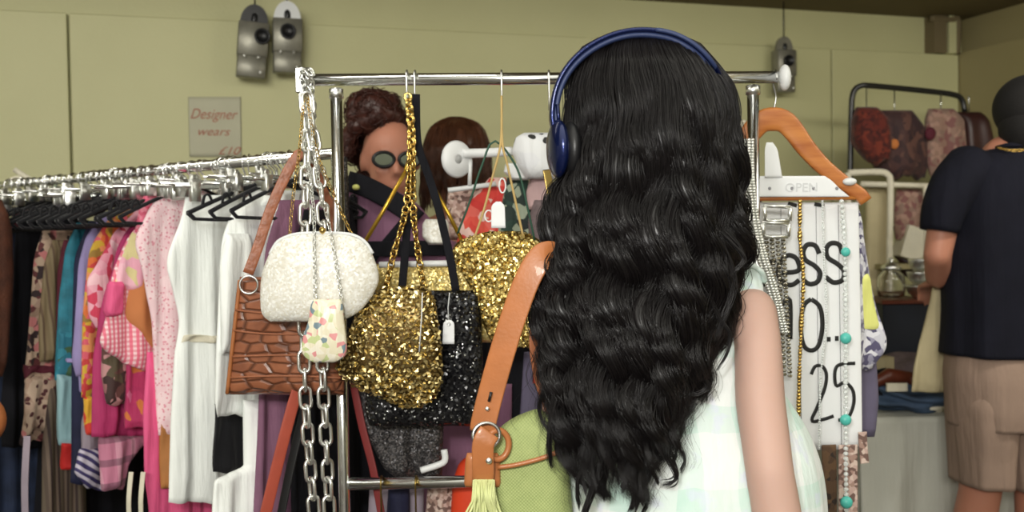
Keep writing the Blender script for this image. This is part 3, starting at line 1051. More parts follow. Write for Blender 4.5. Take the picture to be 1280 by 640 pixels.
def garment_frame(railpx):
    t = rail_t(railpx)
    return Frame(RA + rd * t, UANG), t


def garment(name, label, cat, railpx, rows, mk, t=.030, fold=.009, freq=9, hem=.003, extras=(), seed=None, hang='velvet', ns=44, nt=50):
    """rows in picture units on the garment's own plane; extras = (part name, rows, material, side offset, thickness)"""
    fr, tt = garment_frame(railpx)
    sd = seed if seed is not None else int(railpx)
    ff = rfold(sd, fold, freq)
    z0 = min(fr.loc(r_[1], r_[0])[1] for r_ in rows[-1:])
    e_ = empty(name, fr.world(0, 0, z0), label, cat, 'garments on the long chrome rail')
    v, f = slab(fr, rows, t, ff, ns, nt, hem=hem, seed=sd)
    mesh_obj('body', v, f, M[mk], e_, fr)
    for (pn, rr, m2, off, th) in extras:
        v, f = slab(fr, rr, th, ff, 26, 26, hem=hem, seed=sd, off=off)
        mesh_obj(pn, v, f, M[m2], e_, fr)
    if hang: place_hanger(tt, hang, None, 0)
    return e_


G = garment
# far to near
G('maroon_blouse', 'maroon blouse at the far end of the rail under a white hanger', 'blouse', -10, [(262, 16, 60), (290, 12, 62), (420, 6, 60)], 'maroon', seed=1)
G('long_coat', 'long dark navy coat whose hem shows below the black coat', 'coat', 30, [(285, 0, 80), (330, -20, 90), (500, -22, 95), (660, -25, 100)], 'denim', seed=2)
G('black_coat', 'long plain black coat at the far end of the rail', 'coat', 62, [(272, 28, 100), (290, 20, 120), (420, 8, 120), (520, 0, 118), (560, 2, 112)], 'blackcloth', seed=3)
G('print_dress', 'brown floral dress with a maroon belt next to the black coat', 'dress', 92, [(284, 54, 118), (320, 44, 120), (380, 40, 112), (460, 30, 84), (520, 28, 82), (553, 22, 78)], 'floral_brown', seed=4,
  extras=[('belt', [(456, 29, 90), (468, 28, 90)], 'maroon', 0, .040), ('skirt_panel', [(470, 29, 70), (540, 28, 64)], 'spotted_brown', -.006, .034)], hem=.008)
G('olive_blouse', 'olive striped blouse hanging between the floral dress and the teal dress', 'blouse', 104, [(300, 66, 120), (330, 55, 120), (400, 48, 100), (452, 50, 84)], 'olive', seed=5)
G('print_skirt', 'dark spotted skirt with brown stripes hanging low behind the floral dress', 'skirt', 96, [(480, 60, 110), (560, 52, 108), (660, 50, 110)], 'brownstripe', seed=55, hang=None)
G('rust_shirt', 'narrow rust red shirt squeezed beside the teal dress', 'shirt', 113, [(300, 80, 120), (340, 72, 120), (430, 70, 100)], 'maroon', seed=6)
G('teal_dress', 'teal dress with ice blue lower half and red hem', 'dress', 126, [(278, 96, 140), (310, 82, 140), (380, 75, 130), (455, 72, 104), (475, 71, 98)], 'teal', seed=7,
  extras=[('waist', [(415, 73, 110), (470, 73, 104)], 'tealprint', -.002, .036), ('skirt', [(468, 71, 96), (520, 72, 96), (556, 76, 100)], 'iceblue', 0, .03), ('hem_band', [(554, 77, 98), (586, 79, 98)], 'red', 0, .028)])
G('navy_dress', 'navy dress with a thin white tie at the waist', 'dress', 138, [(276, 112, 170), (320, 92, 150), (420, 90, 124), (580, 88, 126), (605, 86, 130)], 'navy', seed=8,
  extras=[('tie', [(448, 86, 106), (454, 84, 108)], 'lilac', 0, .044), ('tie_end', [(452, 92, 98), (490, 94, 101)], 'lilac', -.004, .03)])
G('lilac_cardigan', 'lilac cardigan edge just left of the orange floral dress', 'cardigan', 150, [(266, 134, 180), (290, 110, 160), (330, 98, 150), (450, 91, 116), (470, 95, 116)], 'lilac', seed=9)
G('floral_dress', 'orange and yellow floral dress with a bright swirled hem', 'dress', 165, [(255, 160, 200), (275, 134, 190), (310, 112, 180), (400, 103, 160), (470, 101, 150), (500, 100, 150)], 'orangeprint', seed=10,
  extras=[('swirl_hem', [(495, 103, 160), (520, 103, 160), (545, 106, 158)], 'firetie', -.002, .034)], hem=.006)
G('grey_lilac_top', 'grey lilac top with violet zebra swirl hem below the orange dress', 'top', 158, [(520, 104, 140), (560, 102, 140), (590, 98, 140)], 'greymauve', seed=101, hang=None,
  extras=[('swirl_panel', [(560, 98, 124), (590, 90, 128), (612, 108, 130)], 'zebra', -.008, .03)])
G('floral_blouse', 'pink blouse with small red flowers, in front of the orange floral dress', 'blouse', 178, [(262, 170, 215), (300, 138, 200), (350, 108, 190), (395, 110, 170), (412, 118, 160)], 'pinkfloral', seed=11)
G('magenta_dress', 'long magenta dress with an open pink plaid hem', 'dress', 190, [(258, 184, 230), (300, 150, 220), (380, 126, 200), (450, 116, 200), (545, 114, 196)], 'magenta', seed=12,
  extras=[('plaid_hem', [(545, 124, 188), (580, 125, 160), (612, 124, 156)], 'pinkplaid', 0, .03)])
G('brown_print_camisole', 'dusty brown floral camisole below the pink gingham shirt', 'top', 200, [(430, 128, 168), (470, 128, 160), (505, 130, 158)], 'browndark', seed=13, hang=None)
G('motif_tunic', 'magenta tunic with orange and pink motifs on its lower half', 'tunic', 206, [(430, 158, 200), (480, 158, 196), (536, 160, 188)], 'magprint', seed=14, hang=None)
G('gingham_shirt', 'pink gingham shirt with a tan suede patch and yellow yoke', 'shirt', 214, [(246, 196, 245), (290, 164, 235), (340, 142, 225), (400, 132, 205), (432, 122, 200), (446, 140, 196), (462, 176, 190)], 'gingham', seed=15,
  extras=[('yoke', [(290, 164, 215), (330, 148, 200), (362, 140, 190)], 'pinkblush', -.004, .036),
          ('suede_patch', [(312, 178, 196), (350, 160, 198), (395, 152, 200), (420, 172, 200), (444, 190, 200)], 'tanpatch', -.006, .036),
          ('pocket_strip', [(352, 134, 150), (388, 128, 152), (396, 130, 150)], 'hotpink', -.008, .036)])
G('hot_pink_gown', 'long hot pink gown reaching below the white jumpsuit', 'gown', 232, [(440, 184, 240), (520, 178, 240), (590, 181, 250), (625, 186, 270), (660, 188, 280)], 'hotpink', seed=16, hang=None, hem=0)
G('pink_sequin_top', 'bright pink and yellow woven top high on the rail beside the pale pink dress', 'top', 226, [(236, 184, 230), (262, 174, 228), (290, 168, 226)], 'pinkyellow', seed=17)
G('dotted_dress', 'pale pink dotted dress with a buttoned shoulder', 'dress', 240, [(238, 202, 262), (262, 186, 258), (300, 166, 256), (330, 176, 256), (400, 190, 250), (470, 196, 244), (545, 200, 240)], 'pinkdots', seed=18, fold=.007,
  extras=[('ochre_lining', [(530, 201, 222), (612, 203, 220)], 'ochre', 0, .02)])
G('white_jumpsuit', 'long white sleeveless jumpsuit clipped to a chrome hanger', 'jumpsuit', 275, [(244, 232, 300), (258, 230, 318), (290, 222, 322), (325, 206, 316), (355, 214, 300), (380, 222, 296), (418, 226, 286), (426, 220, 284), (520, 214, 280), (628, 212, 290)], 'white', seed=19, fold=.010, freq=8, hang='clip', hem=.002,
  extras=[('waist_panel', [(418, 225, 288), (428, 224, 288)], 'offwhite', -.004, .034)])
G('black_skirt', 'black velvet skirt showing below the white shirt', 'skirt', 318, [(505, 268, 330), (590, 270, 328)], 'blackvelvet', seed=20, hang=None,
  extras=[])
G('white_shirt', 'loose white shirt on a black hanger nearest the brown bag', 'shirt', 352, [(238, 318, 400), (262, 292, 395), (300, 276, 390), (380, 270, 380), (440, 266, 360), (512, 264, 350), (520, 270, 350)], 'white', seed=21, fold=.008, hem=.003,
  extras=[('sleeve', [(292, 274, 302), (330, 266, 304), (400, 264, 296), (440, 266, 292)], 'white', -.022, .03), ('collar', [(240, 330, 372), (256, 322, 366), (268, 326, 350)], 'white', -.012, .03)])
G('white_trousers', 'white trousers hanging beside the black velvet skirt', 'trousers', 362, [(500, 304, 350), (588, 304, 345), (598, 268, 345), (660, 266, 345)], 'white', seed=22, hang=None)
G('mauve_dress', 'mauve dress hanging straight behind the brown croc bag', 'dress', 378, [(250, 350, 420), (300, 335, 430), (480, 322, 400), (660, 316, 392)], 'mauve', seed=23, fold=.011)
G('black_dress', 'black dress with long folds behind the mauve dress at the rail end', 'dress', 392, [(262, 380, 440), (320, 366, 450), (480, 362, 450), (660, 360, 450)], 'blackcloth', seed=24, hang=None)

# loose extra hangers crowding the rail
vis = [(20, 'clip'), (36, 'velvet'), (52, 'clip'), (76, 'velvet'), (84, 'clip'), (118, 'clip'), (132, 'velvet'), (144, 'clip'), (156, 'velvet'), (168, 'clip'), (184, 'clip'),
       (204, 'clip'), (220, 'clip'), (250, 'clip'), (286, 'clip'), (306, 'clip'), (328, 'clip'), (340, 'velvet'), (362, 'clip')]
vis += [(x, 'clip') for x in (12, 28, 44, 60, 70, 92, 102, 110, 126, 138, 150, 162, 174, 190, 198, 212, 228, 242, 256, 270, 280, 292, 312, 322, 334, 346, 356)]
for x, k in vis: place_hanger(rail_t(x), k, None, RND.uniform(-.5, .5) if k == 'clip' else RND.uniform(-.25, .25))
# black hangers swung out over the white shirt and the pale pink dress
for k, (x, tw, lab) in enumerate([(338, -.35, 'black velvet hanger whose tip sticks out over the white shirt'),
                                                                    (222, -.45, 'black velvet hanger sticking out over the pale pink dress'),
                                  (206, -.6, 'black velvet hanger tip resting against the gingham shirt')]):
    o = place_hanger(rail_t(x) - .012, 'velvet', lab, tw)

# cream wooden-look hanger at the far left end with a white collar and a mint scarf
c = P(30, 236, 2.95)
e_ = empty('coat_hanger', c, 'cream plastic hanger tilted at the far left end of the rail', 'coat hanger')
mesh_obj('arms', *sweep(PL([(18, 212), (40, 226), (66, 243), (92, 256)], 2.93), .008, .006, (0, -1, 0), 8), M['offwhite'], e_)
mesh_obj('ring', *ring(P(24, 240, 2.93), .042, .006, (.1, -1, 0), 28, 8), M['offwhite'], e_)
o = mesh_obj('white_collar', *slab(Frame(P(70, 262, 2.86), .3), [(254, 46, 60), (266, 38, 70), (277, 36, 78)], .03, rfold(31, .004)), M['white']); tag(o, 'small white collar poking up at the far left of the rail', 'collar')
o = mesh_obj('mint_scarf', *slab(Frame(P(66, 250, 2.9), .3), [(232, 64, 74), (262, 58, 70)], .02, rfold(32, .003)), M['teal'] if False else plain('mint_cloth', srgb(130, 166, 148), .7)); tag(o, 'mint green scrap of scarf on the rail beside the purple top', 'scarf')
o = mesh_obj('purple_top', *slab(Frame(P(80, 250, 2.88), .3), [(236, 76, 88), (252, 68, 86), (270, 64, 82)], .02, rfold(33, .003)), plain('purple_cloth', srgb(92, 40, 84), .7)); tag(o, 'purple top with pale trim high on the rail at the left', 'top')
o = mesh_obj('fur_coat', *slab(Frame(P(0, 300, 2.5), .9), [(250, -30, 2), (290, -34, 12), (350, -36, 14), (420, -38, 6), (470, -40, 0)], .09, rfold(34, .01), 40, 50), M['rustfur']); tag(o, 'rust brown fur coat cut off by the left edge of the picture', 'fur coat')
v, f = lathe((0, 0, 0), [(.004, -.02), (.05, -.018), (.062, 0), (.05, .018), (.004, .02)], 28, 'y')
o = mesh_obj('straw_bag', v + P(-25, 524, 2.3), f, M['tan']); tag(o, 'round orange bag hanging at the left edge of the picture', 'bag')
# items lying under the rail
for k, (x, y0, y1, w, mk, lab) in enumerate([(32, 545, 660, 9, 'greymauve', 'grey cord belt hanging below the spotted dress'), (162, 590, 660, 6, 'offwhite', 'thin cream strap, the left of two below the magenta dress'), (177, 590, 660, 6, 'offwhite', 'thin cream strap, the right of two below the magenta dress')]):
    v, f = strap(PL([(x + 2, y0, 2.32), (x - 1, (y0 + y1) / 2, 2.31), (x, y1, 2.32)], 2.32), w * 2.3 / F, .003)
    o = mesh_obj('strap_belt', v, f, M[mk]); tag(o, lab, 'belt')
o = mesh_obj('dark_backing_sheet', *slab(Frame(P(150, 560, 3.0), UANG), [(500, 60, 190), (560, 50, 200), (700, 40, 220)], .04, rfold(41, .01), 50, 40), M['blackcloth']); tag(o, 'added black sheet filling the dark gap under the short pink garments', 'trousers')  # black sheet added to darken the background below the short hems


# ------------------------------------------------------------------ the chrome rack with the bags
YR = 2.0
rackb = empty('garment_rack', P(680, 600, YR) * [1, 1, 0], 'chrome garment rack with round tubes, hung with handbags and chains, right behind the woman', 'garment rack')
mesh_obj('top_rail', *sweep([P(376, 100, YR), P(972, 96.5, YR)], .0122, sides=20), M['chrome'], rackb)
g0 = P(420, 104, YR); g1 = P(941, 100, YR)
for g in (g0, g1):
    mesh_obj('post', *sweep([[g[0], g[1], .06], g - [0, 0, .010]], .0118, sides=20), M['chrome'], rackb)
    mesh_obj('foot', *box((g[0], g[1] + .0, .035), (.03, .5, .03)), M['chrome'], rackb)
zl = P(500, 604, YR)[2]
mesh_obj('lower_rail', *sweep([[g0[0] + .012, YR, zl], [g1[0] - .01, YR, zl + .004]], .0122, sides=18), M['chrome'], rackb)
c = P(376, 101, YR)
mesh_obj('end_plate', *box(c, (.017, .030, .050), None, .25), M['steel'], rackb, label='bright chrome end clamp of the rail')
c = P(981, 97, YR)
mesh_obj('end_cap', *lathe(c - [.012, 0, 0], [(.001, 0), (.022, .002)], 8), M['whiteplastic'], rackb) if False else mesh_obj('end_cap', *ellipsoid(c, (.012, .02, .026)), M['whiteplastic'], rackb, label='round white end cap of the rail')
for g in (g0, g1):
    mesh_obj('collar', *sweep([g + [0, 0, -.03], g + [0, 0, -.012]], .0145, sides=18), M['silver'], rackb)


def s_hook(px, dz=.03, Y=YR, lab=None, drop=.05):
    c = P(px, 98, Y); r = .015
    pts = [c + [0.0, r * math.cos(a) , r * math.sin(a)] for a in np.linspace(-.7, math.pi + .2, 14)]
    pts += [c + [0, -r * .9, -.02], c + [0, -r * .6, -drop], c + [0, -r * .2, -drop - .012], c + [0, r * .4, -drop - .008]]
    v, f = sweep(resample(pts, 30), .0022, sides=7)
    o = mesh_obj('wire_hook', v, f, M['silver']); tag(o, lab, 'hook')
    return o


s_hook(509, lab='left wire hook of the close pair on the chrome rail, above the gold mesh bag')
s_hook(519, lab='right wire hook of the close pair on the chrome rail, above the black sequin bag')
s_hook(627, lab='single wire hook on the chrome rail above the gold sequin bag')
s_hook(686, lab='wire hook on the chrome rail just left of the headphones')
s_hook(903, lab='wire hook on the chrome rail just right of the headphones')


def thing(name, px, py, Y, label, cat, group=None):
    return empty(name, P(px, py, Y), label, cat, group)


def surf_pts(fr, rows, t, fold, N, seed, edge=4.0, puff=True, nt=60, grid=None):
    R = rows_interp(rows, nt)
    rr = np.random.RandomState(seed)

    def pos(u, v):
        y = np.interp(v, np.linspace(0, 1, nt), R[:, 0]); xl = np.interp(v, np.linspace(0, 1, nt), R[:, 1]); xr = np.interp(v, np.linspace(0, 1, nt), R[:, 2])
        a = fr.loc(xl, y); b = fr.loc(xr, y)
        x = a[0] + (b[0] - a[0]) * u; z = a[1] + (b[1] - a[1]) * u
        pr = math.sqrt(max(0, 1 - abs(2 * u - 1) ** edge)); vp = math.sqrt(max(.02, 1 - abs(2 * v - 1) ** edge)) if puff else 1
        return fr.world(x, (fold(x, v) if fold else 0) - t / 2 * pr * vp, z)
    out = []
    uv = [(rr.uniform(.02, .98), rr.uniform(.01, .99)) for _ in range(N)]
    if grid:
        a_, b_ = grid
        uv += [(min(.985, max(.015, (i + .5 * (j % 2) + .25) / a_ + rr.normal(0, .004))), (j + .5) / b_ + rr.normal(0, .003)) for j in range(b_) for i in range(a_)]
    for u, v in uv:
        p = pos(u, v); du = pos(min(u + .01, .999), v) - pos(max(u - .01, .001), v); dv = pos(u, min(v + .01, .999)) - pos(u, max(v - .01, .001))
        n_ = np.cross(du, -dv); n_ /= np.linalg.norm(n_) + 1e-9
        if np.dot(n_, fr.v) > 0: n_ = -n_
        out.append((p, n_))
    return out


def scales(pn, size, jit, seed, up=.5, k=6, asp=1.0, lean=None):
    rr = np.random.RandomState(seed); V = []; Fc = []
    for p, n_ in pn:
        q = n_ + rr.normal(0, jit, 3); q /= np.linalg.norm(q)
        t = np.cross(q, rr.normal(0, 1, 3) if lean is None else np.array([rr.choice([-1, 1]) * lean, .2, 1.0]) + rr.normal(0, .15, 3)); t /= np.linalg.norm(t); b = np.cross(q, t)
        s = size * rr.uniform(.7, 1.25); i0 = len(V)
        for j in range(k):
            a = 2 * math.pi * j / k
            V.append(p + n_ * size * up * rr.uniform(.2, 1) + s * (math.cos(a) * t * asp + math.sin(a) * b) + q * s * .25 * math.cos(2 * a))
        Fc.append(list(range(i0, i0 + k)))
    return np.array(V), Fc


# --- tan croc bag
bf = Frame(P(350, 420, 1.99), -.12)
b1 = thing('tote_bag', 350, 493, 1.99, 'tan croc-embossed leather shoulder bag hanging behind the white beaded purse', 'handbag')
rows = [(346, 300, 424), (360, 298, 428), (420, 291, 430), (470, 285, 431), (493, 282, 430)]
mesh_obj('body', *slab(bf, rows, .055, foldf(3, .004, 6, .4), 50, 40, puff=True, edge=8), M['croc'], b1, bf)
for k in range(4):
    y = 392 + 26 * k
    pts = np.array([bf.hit(x, y + 8 * ((x - 355) / 80) ** 2 * (-1 if k < 2 else .4), -.031) for x in np.linspace(294 - k * 2, 426, 12)])
    mesh_obj('seam', *sweep(pts, .0022, .0022, sides=6), M['tandark'], b1)
mesh_obj('side_piping', *sweep(resample([bf.hit(300, 350, -.02), bf.hit(292, 420, -.022), bf.hit(284, 492, -.02)], 14), .004, sides=8), M['tan'], b1)
mesh_obj('ring', *ring(P(311, 356, 1.955), .0175, .0022, (.1, -1, 0)), M['steel'], b1)
mesh_obj('shoulder_strap', *strap(PL([(310, 342, 1.96), (322, 310, 1.965), (337, 265, 1.97), (352, 230, 1.975), (366, 203, 1.98), (378, 190, 1.985), (388, 202, 1.99), (402, 235, 2.0), (418, 280, 2.01), (425, 350, 2.01)], 1.9), .021, .004, (.3, -1, .1), 60), M['tan'] if False else plain('croc_strap', srgb(148, 88, 58), .4, 0, .2, 60, .5, 90, .003), b1)

# --- silver link chains at the left end of the rail
for k, (pts, lab) in enumerate([([(381, 118), (384, 165), (383, 210), (381, 300), (380, 400), (381, 480), (386, 560), (393, 645)], 'left of the two long silver link chains at the end of the chrome rail'),
                                ([(384, 118), (390, 165), (399, 215), (405, 300), (402, 400), (404, 480), (408, 560), (412, 645)], 'right of the two long silver link chains at the end of the chrome rail')]):
    v, f = chain(PL([(p[0], p[1], 1.937) for p in pts], 1.93), .044, .021, .0036, n=14, sides=7, tw=.5, seed=k)
    o = mesh_obj('link_chain', v, f, M['silver']); tag(o, lab, 'chain')
for k in range(3):
    pts = []
    for i, y in enumerate(np.linspace(88, 222, 26)):
        a = k * 2.1 + i * .55
        p = P(383 + (y - 88) * .06, y, YR - .035); pts.append(p + np.array([math.cos(a), math.sin(a), 0]) * .009)
    pts = [P(379, 90, YR + .0)] + pts
    v, f = chain(np.array(pts), .022, .012, .0022, n=10, sides=5, tw=1.2, seed=10 + k)
    o = mesh_obj('fine_chain', v, f, M[('silver', 'steel', 'silver')[k]]); tag(o, ['silver chain twisted round the two others under the rail end, palest strand', 'dull steel chain twisted between two silver ones under the rail end', 'silver chain twisted round the others under the rail end, lowest hanging strand'][k], 'chain')
    if k == 0:
        v, f = ellipsoid(P(386, 133, YR - .055), (.006, .005, .006)); o = mesh_obj('blue_charm', v, f, M['bluemetal']); tag(o, 'tiny blue charm in the twisted chains', 'charm')

# --- white beaded purse
pf2 = Frame(P(400, 350, 1.875), .05)
b2 = thing('beaded_purse', 400, 401, 1.875, 'white beaded dome-shaped evening purse in front of the tan croc bag', 'purse')
rows = [(292, 372, 432), (296, 356, 447), (304, 345, 457), (318, 336, 466), (338, 328, 473), (352, 326, 474), (370, 325, 466), (388, 326, 452), (398, 330, 436), (402, 338, 424)]
mesh_obj('body', *slab(pf2, rows, .055, None, 60, 50, puff=True, edge=3.0), M['pearlbeads'], b2, pf2)
arc = [(337, 318), (346, 303), (358, 296), (374, 292), (400, 291), (432, 292), (447, 296), (458, 304), (466, 317)]
mesh_obj('frame', *sweep(resample([pf2.hit(x, y, -.004) for x, y in arc], 40), .003, sides=8), M['whiteplastic'], b2)
mesh_obj('clasp', *ellipsoid(P(403, 288, 1.87), (.006, .005, .007)), M['gold'], b2)
for pts in ([(362, 296), (366, 250), (374, 190), (380, 120)], [(440, 294), (420, 250), (396, 190), (384, 120)]):
    mesh_obj('chain_strap', *chain(PL([(x, y, 1.88 if y > 180 else 1.94) for x, y in pts], 1.94), .010, .006, .0009, n=8, sides=4), M['gold'], b2)

# --- small pastel pouch
pf3 = Frame(P(404, 415, 1.825), .05)
b3 = thing('beaded_pouch', 404, 452, 1.825, 'tiny pastel flower-beaded pouch on fine chains in front of the white purse', 'pouch')
rows = [(374, 392, 426), (382, 388, 429), (400, 386, 430), (420, 379, 433), (438, 376, 434), (448, 382, 430), (453, 392, 418)]
mesh_obj('body', *slab(pf3, rows, .022, None, 36, 30, puff=True, edge=3), M['floralbeads'], b3, pf3)
for pts in ([(394, 376), (393, 320), (392, 262), (384, 190), (381, 125)], [(427, 376), (420, 330), (411, 280), (398, 225), (384, 125)]):
    mesh_obj('chain_strap', *chain(PL([(x, y, 1.832 if y > 200 else 1.94) for x, y in pts], 1.9), .011, .006, .001, n=8, sides=4), M['silver'], b3)

# --- gold mesh bag
gf = Frame(P(490, 430, 1.90), 0)
b4 = thing('mesh_bag', 500, 505, 1.90, 'bright gold foil-scaled pouch bag with a pointed base on gold chain straps', 'handbag')
rows = [(358, 478, 530), (366, 470, 540), (385, 452, 546), (410, 437, 549), (440, 425, 553), (462, 420, 554), (478, 438, 553), (492, 468, 548), (503, 492, 536), (508, 505, 524)]
ffb = foldf(9, .006, 9, .3)
mesh_obj('lining', *slab(gf, rows, .06, ffb, 50, 40, puff=True, edge=3), plain('gold_net', srgb(84, 66, 34), .35, .8, .3, 60), b4, gf)
pn = surf_pts(gf, rows, .062, ffb, 350, 5, 3, grid=(25, 30))
o = mesh_obj('foil_scales', *scales(pn, .0050, .42, 6, .9, 6, .62, 1.1), M['goldscale'], b4, None, False)
for pts in ([(482, 362), (492, 318), (506, 268), (512, 215), (513, 160), (509, 118)], [(530, 362), (523, 318), (517, 270), (516, 215), (515, 160), (510, 118)]):
    mesh_obj('chain_strap', *chain(PL([(x, y, 1.925) for x, y in pts], 1.92), .016, .012, .0022, n=10, sides=5, tw=.8), M['gold'], b4)
mesh_obj('tag_string', *sweep(PL([(528, 366, 1.868), (527, 395, 1.862), (524, 440, 1.862)], 1.86), .0012, sides=5), M['whiteplastic'], b4)

# --- black sequin bag
kf = Frame(P(530, 440, 1.975), .03)
b5 = thing('sequin_tote', 530, 530, 1.975, 'square black sequin bag with black ribbon straps and a white price tag', 'handbag')
rows = [(363, 462, 598), (375, 460, 600), (450, 458, 604), (515, 456, 605), (532, 462, 600)]
fk = foldf(12, .004, 7, .4)
mesh_obj('body', *slab(kf, rows, .045, fk, 50, 40, puff=True, edge=7), M['blacksequin'], b5, kf)
pn = surf_pts(kf, rows, .047, fk, 260, 15, 7)
mesh_obj('glints', *scales(pn, .0016, .3, 16, .8, 5), M['silver'], b5, None, False, label='scattered silver sequins')
for pts in ([(502, 366), (506, 320), (511, 250), (514, 190), (518, 150), (519, 118)], [(570, 364), (562, 320), (548, 260), (534, 215), (522, 178), (520, 118)]):
    mesh_obj('ribbon_strap', *strap(PL([(x, y, 1.945 if y > 150 else 1.975) for x, y in pts], 1.94), .016, .003, (.2, -1, 0)), M['blackcloth'], b5)
tg = thing('price_tag', 561, 430, 1.93, 'white paper price tag on the front of the black sequin bag', 'price tag')
tf = Frame(P(561, 415, 1.93), .1)
mesh_obj('card', *slab(tf, [(400, 558, 564), (404, 554, 568), (430, 553, 568)], .0015, None, 10, 10, smooth=False), M['paper'], tg, tf)
mesh_obj('string', *sweep(PL([(561, 403), (560, 385), (562, 366)], 1.935), .001, sides=5), M['whiteplastic'], tg)
mesh_obj('hole', *ring(P(561, 405, 1.928), .003, .0008, (0, -1, 0), 12, 5), M['steel'], tg)

# --- pale gold clutch with a white bar and brass rod handle
cf = Frame(P(540, 370, 2.035), 0)
b6 = thing('glitter_clutch', 540, 428, 2.035, 'pale gold glitter clutch with a white top bar, half hidden by the black sequin bag', 'clutch bag')
mesh_obj('body', *slab(cf, [(330, 462, 604), (360, 466, 610), (400, 480, 620), (428, 490, 626)], .04, None, 40, 30, puff=True, edge=7), M['goldclutch'], b6, cf)
mesh_obj('top_bar', *sweep(PL([(474, 331), (603, 328)], 2.005), .0065, .006, (0, -1, 0), 8), M['whiteplastic'], b6, label='white top bar')
for pts in ([(454, 306), (480, 262), (506, 216)], [(578, 302), (560, 266), (541, 232)]):
    mesh_obj('handle_rod', *sweep(PL([(x, y, 1.99) for x, y in pts], 1.99), .0042, sides=10), M['brass'], b6)
mesh_obj('handle_top', *sweep(resample(PL([(506, 216, 1.99), (512, 195, 1.99), (519, 175, 1.99), (524, 190, 1.99), (541, 232, 1.99)], 2), 20), .0036, sides=8), M['brass'], b6)
mesh_obj('handle_link', *sweep(PL([(454, 306, 1.99), (466, 328, 2.01)], 2), .004, sides=8), M['brass'], b6)
mesh_obj('handle_link', *sweep(PL([(578, 302, 1.99), (592, 330, 2.01)], 2), .004, sides=8), M['brass'], b6)

# --- gold sequin bag
sf = Frame(P(630, 360, 1.985), .05)
b7 = thing('sequin_bag', 630, 430, 1.985, 'gold sequin bag on thin cord handles just left of the tan shoulder strap', 'handbag')
rows = [(289, 612, 652), (294, 585, 668), (303, 568, 680), (320, 564, 688), (338, 575, 696), (360, 588, 698), (400, 602, 698), (425, 612, 690), (434, 622, 680)]
ffs = foldf(20, .006, 8, .3)
mesh_obj('body', *slab(sf, rows, .055, ffs, 50, 44, puff=True, edge=3.5), M['goldsequin'], b7, sf)
pn = surf_pts(sf, rows, .057, ffs, 1500, 25, 3.5)
mesh_obj('sequins', *scales(pn, .0034, .40, 26, .6, 6), M['goldscale'] if False else plain('yellow_gold_sequin', srgb(232, 208, 134), .3, .9, .25, 90, 0), b7, None, False)
for pts in ([(592, 300), (605, 262), (616, 220), (626, 178), (627, 120)], [(654, 296), (644, 250), (634, 205), (628, 178), (627, 122)]):
    mesh_obj('cord_handle', *sweep(resample(PL([(x, y, 1.95 if y > 170 else 1.98) for x, y in pts], 1.95), 24), .0024, sides=7), plain('tan_cord', srgb(190, 162, 104), .6), b7)
o = mesh_obj('looped_cord', *sweep(resample(PL([(572, 292, 1.97), (588, 250, 1.96), (602, 208, 1.955), (618, 176, 1.955), (646, 210, 1.96), (660, 262, 1.96), (668, 300, 1.97)], 1.97), 30), .0022, sides=7), M['greenribbon'])
tag(o, 'dark green cord looped behind the tan bag handles', 'cord')
tg = thing('price_tag', 622, 286, 1.93, 'white price tag with a plastic ring above the gold sequin bag', 'price tag')
tf = Frame(P(622, 270, 1.93), -.1)
mesh_obj('card', *slab(tf, [(252, 620, 626), (257, 614, 631), (285, 614, 632)], .002, None, 10, 10, smooth=False), M['paper'], tg, tf)
mesh_obj('ring', *ring(P(611, 270, 1.935), .011, .0016, (0, -1, 0), 20, 6, .7), M['whiteplastic'], tg)
mesh_obj('loop', *ring(P(628, 232, 1.94), .014, .0016, (.1, -1, 0), 20, 6, .45), M['whiteplastic'], tg)

# --- lower stuff on the rack
qf = Frame(P(505, 540, 2.06), .12)
o = mesh_obj('glitter_skirt', *slab(qf, [(468, 446, 562), (500, 450, 556), (550, 462, 554), (585, 480, 553), (600, 500, 552)], .035, foldf(31, .02, 9, .4), 60, 44), M['greysequin'])
tag(o, 'dark glitter skirt showing below the black sequin bag', 'skirt')
o = mesh_obj('red_strap', *strap(PL([(388, 440, 1.97), (368, 500, 1.965), (352, 560, 1.96), (330, 650, 1.955)], 2), .023, .004, (.35, -1, .1)), M['redleather'])
tag(o, 'red-brown leather strap slanting down beside the link chains', 'strap')
o = mesh_obj('dark_strap', *strap(PL([(392, 470, 1.985), (376, 530, 1.98), (362, 590, 1.975), (348, 660, 1.97)], 2), .018, .004, (-.3, -1, .1)), M['blackplastic'])
tag(o, 'black leather strap running just behind the red-brown one', 'strap')
o = mesh_obj('dark_red_strap', *strap(PL([(440, 470), (452, 530), (466, 585), (478, 650)], 2.03), .016, .004, (-.2, -1, 0)), M['darkredleather'])
tag(o, 'dark red strap slanting down between the post and the glitter skirt', 'strap')
rb = Frame(P(590, 610, 2.10), -.1)
o = mesh_obj('red_bag', *slab(rb, [(562, 600, 622), (575, 575, 640), (600, 566, 650), (700, 560, 660)], .06, foldf(41, .006, 6, .5), 30, 30, puff=True), M['orangered'])
tag(o, 'orange-red bag behind the lower rail beside the green bag', 'handbag')
mv = Frame(P(570, 560, 2.28), .1)
o = mesh_obj('mauve_skirt', *slab(mv, [(480, 500, 640), (560, 505, 640), (760, 490, 650)], .04, foldf(42, .012, 8, .5)), M['mauve'])
tag(o, 'mauve skirt hanging behind the lower rail below the black sequin bag', 'skirt')
o = mesh_obj('white_clip', *sweep(resample(PL([(526, 588), (545, 582), (556, 576), (555, 562)], 2.02), 14), .007, .006, (0, -1, 0), 8), M['whiteplastic'])
tag(o, 'white plastic clip hooked over the lower rail', 'clip')
